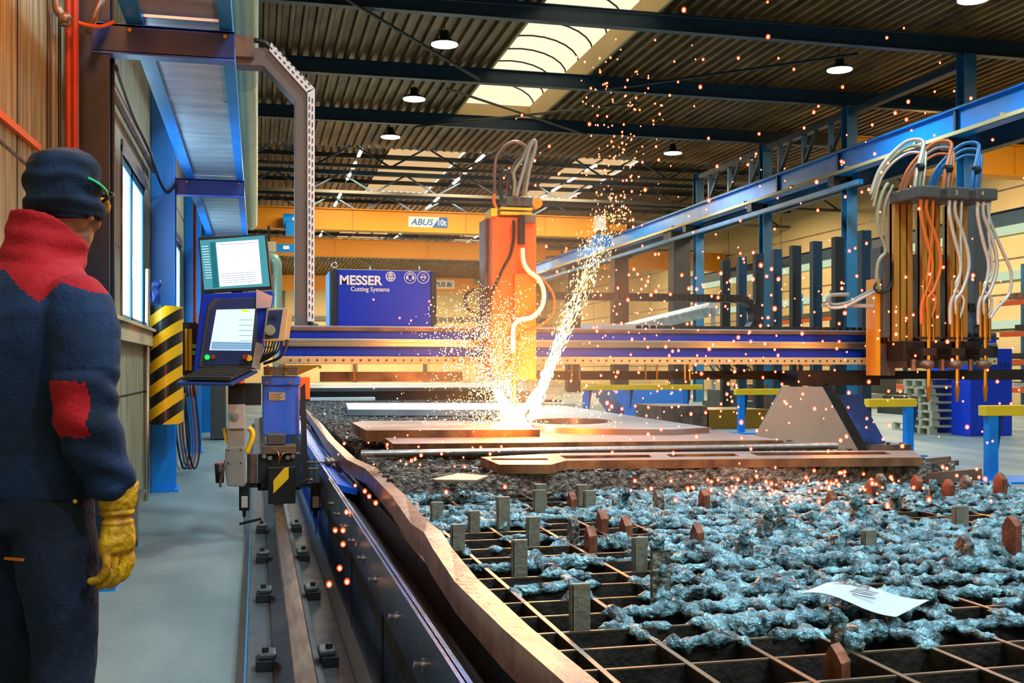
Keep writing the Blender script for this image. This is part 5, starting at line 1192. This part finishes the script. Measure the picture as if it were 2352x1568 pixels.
tr_ = remeshed('trousers', tro, [M_TR], .010, pn, 5, None, tfold, local=True)
bt = MB()
for s, y in ((.11, -.01), (-.11, .02)):
    bt.sphere((s, y + .05, .05), .05, (.95, 2.6, .95), 16, 10); bt.cyl((s, y, .03), (s, y, .14), .056, .06, 16)
remeshed('boots', bt, [M_BLK], .012, pn, 4, local=True)
MB().sphere((.188, -.03, .86), .006).build('trouser_stud', M_SYEL, pn, local=True)
MB().box(.06, .12, -.135, -.128, .72, .726).build('pocket_tab', M_ORG, pn, local=True)
# body: head, neck and wrists, one skin
HX, HY = .022, .108
hyaw = Matrix.Translation((HX, HY, 0)) @ Matrix.Rotation(R(12), 4, 'Z')
hd = MB()
hd.sphere((0, -.002, 1.665), .1, (.76, .93, 1.05), 24, 16)            # skull
hd.sphere((0, .035, 1.575), .062, (.86, .95, .95), 18, 12)              # jaw
hd.sphere((0, .078, 1.545), .024, (1.1, .8, .8), 12, 8)                # chin
hd.tube([(0, .084, 1.655), (0, .102, 1.625), (0, .108, 1.605), (0, .092, 1.598)], lambda t: .009 + .006 * t, n=10)  # nose
for s in (-1, 1):
    hd.sphere((s * .042, .062, 1.605), .026, (1, .8, 1), 12, 8); hd.sphere((s * .03, .078, 1.668), .022, (1.4, .6, .5), 12, 8)
    hd.sphere((s * .077, -.002, 1.625), .024, (.35, .75, 1.25), 12, 8)
hd.tube([(-.022, .092, 1.577), (0, .098, 1.579), (.022, .092, 1.577)], .007, n=8)
hd.tube([(-.02, .09, 1.567), (0, .095, 1.566), (.02, .09, 1.567)], .008, n=8)
hd.v = [hyaw @ v for v in hd.v]
nk = limb([(0, .0, 1.42), (.005, .035, 1.50), (.015, .085, 1.58)], [.06, .056, .056])
body = remeshed('body', join(hd, nk), [M_SKIN], .0055, pn, 3, local=True)
for s in (-1, 1):
    p = hyaw @ Vector((s * .031, .074, 1.648)); MB().sphere(p, .0125, n=14, m=10).build('eye', M_WHITE, pn, local=True)
    p = hyaw @ Vector((s * .031, .0855, 1.648)); MB().sphere(p, .0055, (1, .5, 1)).build('iris', M_DARK, pn, local=True)
rings = []
for z, rx, ry, cy in ((1.605, .088, .100, .004), (1.64, .092, .103, .002), (1.668, .093, .106, -.003), (1.69, .096, .109, -.008), (1.72, .096, .108, -.012), (1.755, .090, .100, -.016), (1.782, .072, .080, -.016), (1.80, .036, .042, -.014)):
    rings.append([hyaw @ (v + Vector((0, 0, -.16 * v.y * -1 * 0 + .10 * v.y))) for v in ell_ring(0, cy, z, rx, ry, ph=2)])
def hatf(c):
    q = hyaw.inverted() @ c
    a = .0045 * math.sin(q.z * 105 + 3.5 * noise.noise(q * 9) + q.y * 16) * (1 if q.z < 1.72 else .5)
    return a + .009 * noise.noise(q * 13) + (.006 if q.z < 1.655 and q.z > 1.61 else 0)
hat = remeshed('beanie', MB().loft(rings), [M_HAT], .0055, pn, 3, None, hatf, local=True)
# safety goggles: strap and tinted lens
st = []
for a in (200, 225, 250, 275, 300, 325, 345):
    t = R(a); st.append(t)
arc = [hyaw @ Vector((.104 * math.cos(t) , .0 + .116 * math.sin(t), 1.695 - .03 * math.sin(t))) for t in [R(x) for x in range(-40, 66, 8)]]
MB().tube(arc[2:10], .004, n=8).build('goggle_strap', mat('green_strap', '10D880', .4), pn, local=True)
MB().tube(arc[9:], .0045, n=8).build('goggle_temple', M_BLK, pn, local=True)
ln = MB(); 
for s in (-1, 1): ln.sphere(hyaw @ Vector((s * .036, .112, 1.655)), .036, (1.0, .45, .75), 16, 10)
ln.build('goggle_lenses', mat('amber_lens', 'E8861C', .1), pn, local=True)
MB().tube([hyaw @ Vector((-.07, .11, 1.688)), hyaw @ Vector((0, .128, 1.69)), hyaw @ Vector((.07, .11, 1.688)), hyaw @ Vector((.094, .07, 1.684))], .006, n=8).build('goggle_frame', M_BLK, pn, local=True)
# right hand in a yellow glove: palm faces the thigh
wx, wy = .270, .026
cuff = MB().loft([ell_ring(wx - .002, wy + .008, .895, .046, .058, tilt=.25), ell_ring(wx, wy + .006, .865, .043, .053, tilt=.2), ell_ring(wx, wy + .004, .83, .036, .043), ell_ring(wx, wy + .002, .812, .032, .038)])
palm = MB().loft([ell_ring(wx, wy + .002, .818, .030, .037), ell_ring(wx + .002, wy + .004, .79, .034, .045), ell_ring(wx + .002, wy + .002, .755, .033, .056), ell_ring(wx, wy + .001, .730, .026, .056), ell_ring(wx - .002, wy, .72, .018, .050)])
fg = MB()
for k, (dy, L, b) in enumerate(((.044, .92, .9), (.015, 1.05, 1.0), (-.015, 1.0, 1.1), (-.043, .82, 1.2))):
    y0 = wy + dy; x0 = wx + .002
    p = [Vector((x0, y0 * .9 + wy * .1, .735)), Vector((x0 + .006, y0, .735 - .034 * L)), Vector((x0 + .002, y0 - .003, .735 - .062 * L)), Vector((x0 - .014 * b, y0 - .006, .735 - .086 * L)), Vector((x0 - .030 * b, y0 - .008, .735 - .094 * L))]
    fg.tube(p, lambda t: .0125 - .0025 * t, n=12, k=5); fg.sphere(p[-1], .0108)
thumb = MB().tube([(wx - .012, wy + .040, .80), (wx - .024, wy + .062, .772), (wx - .034, wy + .066, .742), (wx - .040, wy + .058, .718)], lambda t: .0165 - .004 * t, n=12, k=5).sphere((wx - .040, wy + .058, .718), .0125)
def glf(c): return .0025 * noise.noise(c * 55) + (.003 * math.sin(c.z * 260) if .80 < c.z < .84 else 0)
gv = remeshed('work_glove', join(cuff, palm, fg, thumb), [M_GLV], .0038, pn, 2, None, glf, local=True); gv['label'] = 'yellow leather work glove'
limb([(wx, wy - .008, .93), (wx, wy, .87), (wx, wy, .85)], [.034, .032, .030]).build('wrist', M_SKIN, pn, local=True)
# left hand, hidden behind the body
lx, ly = -.25, .125
fg = MB().loft([ell_ring(lx, ly, .90, .03, .035), ell_ring(lx, ly, .82, .034, .043), ell_ring(lx, ly, .76, .03, .045)])
for k, dy in enumerate((.034, .012, -.011, -.032)): fg.tube([(lx, ly + dy, .775), (lx - .002, ly + dy, .72), (lx + .02, ly + dy, .69)], .012, n=8, k=4)
fg.tube([(lx + .01, ly + .04, .81), (lx + .03, ly + .055, .77), (lx + .035, ly + .05, .74)], .013, n=8)
remeshed('work_glove', fg, [M_GLV], .005, pn, 2, local=True)
# ------------------------------------------------------------------ right background
def barrier(px0, px1, py, Y, posts, base, label, zc=None):
    z = P(px0, py, Y=Y).z; x0, x1 = PX(px0, Y), PX(px1, Y)
    t = thing('barrier_stand', label, 'barrier', (x0, Y, 0))
    MB().box(x0, x1, Y - .06, Y + .06, z - .11, z).build('yellow_rail', M_SYEL, t, bevel=.006)
    for px in posts:
        x = PX(px, Y); MB().box(x - .055, x + .055, Y - .05, Y + .05, 0, z - .11).build('post', M_BLUE, t, bevel=.004)
        MB().prism([(x + .055, z - .11), (x + .14, z - .11), (x + .055, .2)], 'y', Y - .02, Y + .02).build('gusset', M_NAVY, t)
    MB().box(x0, x1, Y - .3, Y + .3, 0, .02).build('foot_plate', M_BLUE, t)
barrier(2255, 2420, 931, 9.87, (2276,), 0, 'yellow topped blue stand nearest, at the right edge of the photo')
barrier(1990, 2100, 916, 13.1, (2086,), 0, 'yellow topped blue stand right of the blue leg plate')
barrier(1688, 1795, 893, 18.2, (1702,), 0, 'yellow topped blue stand just left of the grey leg plate')
barrier(1335, 1612, 884, 21.7, (1345, 1440, 1572), 0, 'long yellow topped blue stand right of the sparks')
sk2 = thing('blue_skip', 'blue steel skip with sloped end behind the long yellow rail', 'skip', (8, 24, 0))
Y = 24; pts = [(P(a, b, Y=Y).x, max(.02, P(a, b, Y=Y).z)) for a, b in ((1400, 893), (1580, 893), (1562, 966), (1448, 966))]
MB().prism(pts, 'y', Y, Y + 1.6).build('body', M_BLUE, sk2, bevel=.01)
bb = thing('steel_block', 'rusty brown steel block stack on the floor beyond the table', 'steel blocks', (8.2, 19.5, 0))
Y = 19.6; MB().box(PX(1520, Y), PX(1625, Y), Y, Y + 1.5, 0, P(1560, 932, Y=Y).z).build('block', M_RUST, bb, bevel=.01)
MB().box(PX(1628, Y), PX(1765, Y), Y, Y + 1.3, 0, P(1700, 940, Y=Y).z).build('block', M_BRS, bb, bevel=.01)
# pallets
def pallet():
    t = thing('wooden_pallet', 'x', 'pallet', (0, 0, 0))
    m = MB()
    for k in range(5): m.box(-.6, .6, -.4 + k*.165, -.4 + k*.165 + .13, .122, .144)
    for k in range(3): m.box(-.6 + k*.55, -.6 + k*.55 + .1, -.4, .4, .10, .122)
    for k in range(3): m.box(-.6, .6, -.4 + k*.35, -.4 + k*.35 + .1, 0, .022)
    m.build('boards', M_WOOD, t)
    for i in range(3):
        for j in range(3): MB().box(-.6 + i*.527, -.6 + i*.527 + .145, -.4 + j*.35, -.4 + j*.35 + .1, .022, .10).build('block', M_WOOD, t)
    return t
pp = pallet(); names = ['bottom', 'second from bottom', 'third from bottom', 'middle', 'third from top', 'second from top', 'topmost']
for k in range(7):
    t = pp if k == 0 else copy_tree(pp)
    t.location = (PX(2180, 17.4) + (-.1 if k > 4 else 0) + .02 * (k % 2), 17.4, .1445 * k); t.rotation_euler = (0, 0, R(-6 + 2 * (k % 3)))
    t['label'] = 'weathered wooden pallet, %s of the stack beside the blue machine' % names[k]; t['group'] = 'pallets in the stack'
sp_ = copy_tree(pp); sp_.location = (PX(2140, 18) , 18.2, 0.0); sp_.rotation_euler = (0, R(0), R(80)); sp_['label'] = 'odd pallet standing behind the stack, on its own on the floor'
bmn = thing('blue_machine', 'tall bright blue machine housing behind the pallet stack', 'machine', (12.7, 16.9, 0))
Y = 16.5
MB().box(PX(2228, Y), PX(2325, Y), Y, Y + 1.2, 0, P(2280, 800, Y=Y).z).build('housing', mat('royal_blue', '0A3CD0', .4), bmn, bevel=.01)
text('lettering', 'S T E N', .13, M_NAVY, bmn, (PX(2272, Y), Y - .006, P(2280, 845, Y=Y).z), .001, .004)
# dark duct crossing at right under the torches
one('dark_conveyor_beam', MB().box(PX(2190, 9.4), 9.8, 9.4, 9.5, P(2300, 872, Y=9.4).z, P(2300, 848, Y=9.4).z), M_BLK, 'black beam crossing in front of the blue machine at the right edge', 'beam')
# stanchion row
heads = [(1656, 598), (1693, 590), (1731, 583), (1772, 573), (1815, 565), (1862, 555), (1912, 545), (1972, 530)]
for i, (px, py) in enumerate(heads):
    u = (px - CX) / F_PX; X = 12.0; b = P(px, py, X=X)
    t = tag(MB().box(X - .02, X + .2, b.y - .16, b.y + .02, .02, b.z).build('stock_stanchion', M_STEEL if i % 2 else M_DARK, bevel=.01), 'x', 'post', 'stanchions of the stock rack')
    t['label'] = 'dark upright stanchion of the stock rack, %s' % ['leftmost and lowest of eight', 'second from the left of eight', 'third from the left of eight', 'fourth from the left of eight', 'fourth from the right of eight', 'third from the right of eight', 'second from the right of eight', 'rightmost and tallest of eight'][i]
# racks and stock along the right wall
rn = random.Random(4)
def rack(x, y0, y1, label):
    t = thing('stock_rack', label, 'rack', (x, y0, 0))
    for yy in [y0 + k * 2.4 for k in range(int((y1 - y0) / 2.4) + 1)]:
        MB().box(x - .06, x + .06, yy - .06, yy + .06, 0, 4.2).build('post', M_TEAL, t)
    for z in (.5, 1.3, 2.1, 3.0): MB().box(x - .5, x - .38, y0, y1, z, z + .14).build('arm_beam', M_RACKO, t)
    for z in (.66, 1.46, 2.26, 3.16):
        for k in range(4):
            a = y0 + rn.uniform(0, 1); MB().box(x - .45 + .2*k, x - .33 + .2*k, a, y1 - rn.uniform(0, 2), z, z + rn.uniform(.06, .22)).build('bar_stock', rn.choice([M_RUST, M_GALV, M_DARK, M_STEELG]), t)
rack(21.5, 17, 27, 'orange armed stock rack with bars behind the blue machine')
rack(21.5, 30, 42, 'long stock rack farther back seen between the stanchions')
for i, (z, h, nm) in enumerate(((5.75, .5, 'upper'), (4.2, .3, 'middle'), (2.55, .28, 'lower'))):
    one('strip_window', MB().box(24.9, 24.97, 16, 60, z, z + h), emis('strip_glow_%d' % i, 'C8DCB8', .9), '%s pale glazed strip running along the right hand wall' % nm, 'window')
one('sheet_pipe', MB().cyl((P(1440, 738, Y=34).x, 34, 2.5), (P(1640, 712, Y=30).x, 30, 3.0), .22).box(P(1640, 712, Y=30).x - .1, P(1640, 712, Y=30).x, 29.9, 30, 0, 3), M_GALV, 'slanting silver pipe between the dark crane posts', 'pipe')
rr = random.Random(8)
for i in range(14):
    px = 1010 + 62 * i if i < 5 else 1655 + 60 * (i - 5); Y = 24.5 + 1.9 * (i % 4); h = rr.uniform(.3, .9)
    b = P(px, 845, Y=Y)
    lab = 'low stack of %s goods on the far floor, %s' % (rr.choice(['rusty', 'grey', 'pale', 'dark']), ['first left of the plume', 'second behind the plume', 'third behind the plume', 'fourth behind the plume', 'fifth behind the plume', 'under the gantry', 'beside the grey leg', 'behind the grey leg', 'behind the leg head', 'left of the pallets', 'behind the pallets', 'near the column base', 'behind the stanchions', 'farthest right'][i])
    one('goods_stack', MB().box(b.x, b.x + rr.uniform(.7, 1.3), Y, Y + 1.2, 0, h * .5).box(b.x + .1, b.x + .7, Y + .05, Y + 1.1, h * .5, h), rr.choice([M_RUST, M_GREY, M_WOOD, M_DGREY, M_BRS]), lab, 'goods')

# ------------------------------------------------------------------ sparks
S = P(1184, 990, Z=.745)
def sparkmat(name, h, s):
    return emis(name, h, s, False)
M_SPW = sparkmat('spark_white', 'FFF0C0', 12); M_SPY = sparkmat('spark_yellow', 'FFC060', 7); M_SPO = sparkmat('ember_orange', 'FFC080', 7)
rn = random.Random(99)
def octa(m, c, r, d=None, L=0):
    c = Vector(c); ax = Vector((0, 0, 1)) if d is None else d.normalized(); x = ax.orthogonal().normalized(); y = ax.cross(x)
    v = [c + x*r, c + y*r, c - x*r, c - y*r, c + ax*(r + L), c - ax*(r + L)]
    m.add(v, [(0,1,4),(1,2,4),(2,3,4),(3,0,4),(1,0,5),(2,1,5),(3,2,5),(0,3,5)])
ft = MB()
k = 307.0
def pos(px, py, dy): # metre offsets from the cut for picture-like offsets
    return S + Vector(((px) / k, dy, py / k))
for i in range(3600):      # left fan
    q = rn.random() ** .8; a = rn.gauss(-.30, .21); d = 20 + 350 * q * (1 - .35 * rn.random())
    px = math.sin(a) * d + rn.gauss(0, 9); py = max(-12, math.cos(a) * d * .95 - 14 * rn.random()); 
    ft.cur = 0 if rn.random() < .75 - .3 * q else 1
    octa(ft, pos(px, py, rn.gauss(0, .05 + .22 * q)), rn.uniform(.0018, .0045))
for i in range(1500):      # low scatter over the plate
    a = rn.uniform(0, math.pi * 2); d = abs(rn.gauss(0, .32)); ft.cur = rn.choice((0, 1, 1))
    octa(ft, S + Vector((math.cos(a) * d * 1.1 - .1, math.sin(a) * d * .7, abs(rn.gauss(0, .10 + d * .35)))), rn.uniform(.002, .005))
for i in range(1900):      # right jet, thin then flaring
    q = rn.random() ** 1.7; h = 30 + 470 * q + (rn.random() < .12) * 200 * rn.random(); px = 24 + h * .40 + rn.gauss(0, 4 + 20 * q * q + (12 if h > 500 else 0)); 
    d = Vector((.42, rn.gauss(0, .1), 1)); ft.cur = 0 if rn.random() < .8 - .75 * q else 1
    octa(ft, pos(px, h, rn.gauss(0, .02 + .12 * q)), rn.uniform(.0016, .0036), d, rn.uniform(.004, .022) * max(.1, 1.2 - q))
ft.cur = 0
o = ft.build('spark_fountain', [M_SPW, M_SPY], fix=False); tag(o, 'white and orange spark fountain spraying up from the cut under the torch', 'sparks', kind='stuff')
core = MB(); core.cyl(S + Vector((0, 0, 0)), S + Vector((.01, 0, .16)), .10, .045, 18).sphere(S + Vector((0, 0, .02)), .13, (1, .6, .45)).tube([S + Vector((.02, 0, .1)), S + Vector((.16, 0, .30)), S + Vector((.27, .0, .58)), S + Vector((.35, 0, .78))], lambda t: .020 * (1 - t) + .002).tube([S + Vector((-.02, 0, .08)), S + Vector((-.09, 0, .2)), S + Vector((-.17, 0, .36))], lambda t: .055 * (1 - t) + .006)
o = remeshed('cutting_flame', core, [sparkmat('flame_white', 'FFF2CC', 14)], .011, None, 2, disp=lambda c: .02 * noise.noise(c * 22)); tag(o, 'blinding white flame at the cut where the torch meets the plate', 'flame')
# flying embers
M_SHELL = bpy.data.materials.new('ember_glow_halo'); M_SHELL.use_nodes = True; nt = M_SHELL.node_tree; nt.nodes.clear()  # see-through emissive shell painting a glow halo round each ember
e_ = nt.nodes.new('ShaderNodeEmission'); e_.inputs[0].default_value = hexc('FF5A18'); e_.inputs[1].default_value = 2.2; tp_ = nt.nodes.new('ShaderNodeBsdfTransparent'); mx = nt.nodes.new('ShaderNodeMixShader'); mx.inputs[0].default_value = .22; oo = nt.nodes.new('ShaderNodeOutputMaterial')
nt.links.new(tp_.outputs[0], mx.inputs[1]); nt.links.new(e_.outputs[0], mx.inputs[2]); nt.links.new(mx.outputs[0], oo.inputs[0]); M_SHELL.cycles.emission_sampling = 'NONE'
eb_ = MB()
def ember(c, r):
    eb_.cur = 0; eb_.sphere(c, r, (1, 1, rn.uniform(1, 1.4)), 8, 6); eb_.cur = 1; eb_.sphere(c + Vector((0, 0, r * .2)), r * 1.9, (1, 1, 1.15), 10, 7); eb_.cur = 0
n = 0
while n < 620:             # right side cloud
    x = 1.9 + abs(rn.gauss(0, 1.9)); y = rn.uniform(5.0, 9.2); z = rn.choice((rn.uniform(.62, 1.9), rn.uniform(.62, 3.2)))
    if x > 6.6: continue
    ember(Vector((x, y, z)), rn.uniform(.0035, .0075)); n += 1
for _ in range(150):       # high plume
    q = rn.random(); c = S + Vector((.68 + .15 * q + rn.gauss(0, .07 + .3 * q * q), rn.gauss(-.1, .2), 1.4 + 1.4 * q)); ember(c, rn.uniform(.003, .006))
for _ in range(110):       # bounce on slats at the right
    ember(Vector((rn.gauss(2.75, .42), rn.gauss(4.9, .28), .57 + abs(rn.gauss(0, .05)))), rn.uniform(.0035, .007))
for _ in range(60): ember(Vector((rn.uniform(.5, 1.6), rn.uniform(5, 7.5), rn.uniform(.62, .8))), rn.uniform(.003, .006))
for px, py, Y in ((788,1218,4.6),(822,1250,4.7),(788,1250,4.6),(797,1336,4.1),(756,1342,4.0),(863,1155,5),(838,1128,5.4),(848,1140,5.4),(808,1182,5),(770,1218,4.8),(838,1275,4.5),(780,1305,4.3),(816,1115,5.6),(796,1176,5.1),(1160,1118,5.2),(1025,1130,5.2),(858,688,8),(918,730,8),(944,736,8),(986,692,8),(990,700,8),(1788,134,6.5),(1763,5,6),(1018,1145,5.3)):
    ember(P(px, py, Y=Y), .0065 if Y < 5.5 else .005)
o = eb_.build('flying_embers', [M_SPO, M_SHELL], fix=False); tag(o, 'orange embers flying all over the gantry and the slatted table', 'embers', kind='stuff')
# light given off by the burning cut
lamp('cut_light', 'POINT', S + Vector((-.05, -.55, .22)), 80, (1, .28, .03), .12)
lamp('plume_light', 'POINT', S + Vector((-.45, -.5, .65)), 22, SPARK, .2)
lamp('jet_light', 'POINT', S + Vector((.65, -.4, 1.0)), 18, SPARK, .2)
lamp('ember_fill', 'POINT', (2.7, 4.9, .85), 8, SPARK, .15)
lamp('ember_fill', 'POINT', (4.2, 7.3, 1.2), 16, SPARK, .15)  # added fill that warms the right leg plate
lamp('ember_fill', 'POINT', (5.2, 6.9, 1.25), 14, SPARK, .15)  # added fill that warms the parked torch bases
# smoke around the cut
sm = bpy.data.materials.new('smoke'); sm.use_nodes = True; nt = sm.node_tree; nt.nodes.clear()
v = nt.nodes.new('ShaderNodeVolumePrincipled'); o_ = nt.nodes.new('ShaderNodeOutputMaterial'); v.inputs['Color'].default_value = (1, .8, .6, 1); v.inputs['Anisotropy'].default_value = .1
co = nt.nodes.new('ShaderNodeTexCoord'); gr = nt.nodes.new('ShaderNodeTexGradient'); gr.gradient_type = 'SPHERICAL'; nt.links.new(co.outputs['Object'], gr.inputs[0])
mu = nt.nodes.new('ShaderNodeMath'); mu.operation = 'MULTIPLY'; mu.inputs[1].default_value = .18; nt.links.new(gr.outputs[0], mu.inputs[0]); nt.links.new(mu.outputs[0], v.inputs['Density']); nt.links.new(v.outputs[0], o_.inputs['Volume'])
m = MB().sphere((0, 0, 0), 1.0, n=24, m=14); o = m.build('smoke', sm); o.location = S + Vector((.15, 0, .75)); o.scale = (1.5, .8, 1.5)
tag(o, 'thin orange lit smoke hanging round the spark fountain', 'smoke', kind='stuff')
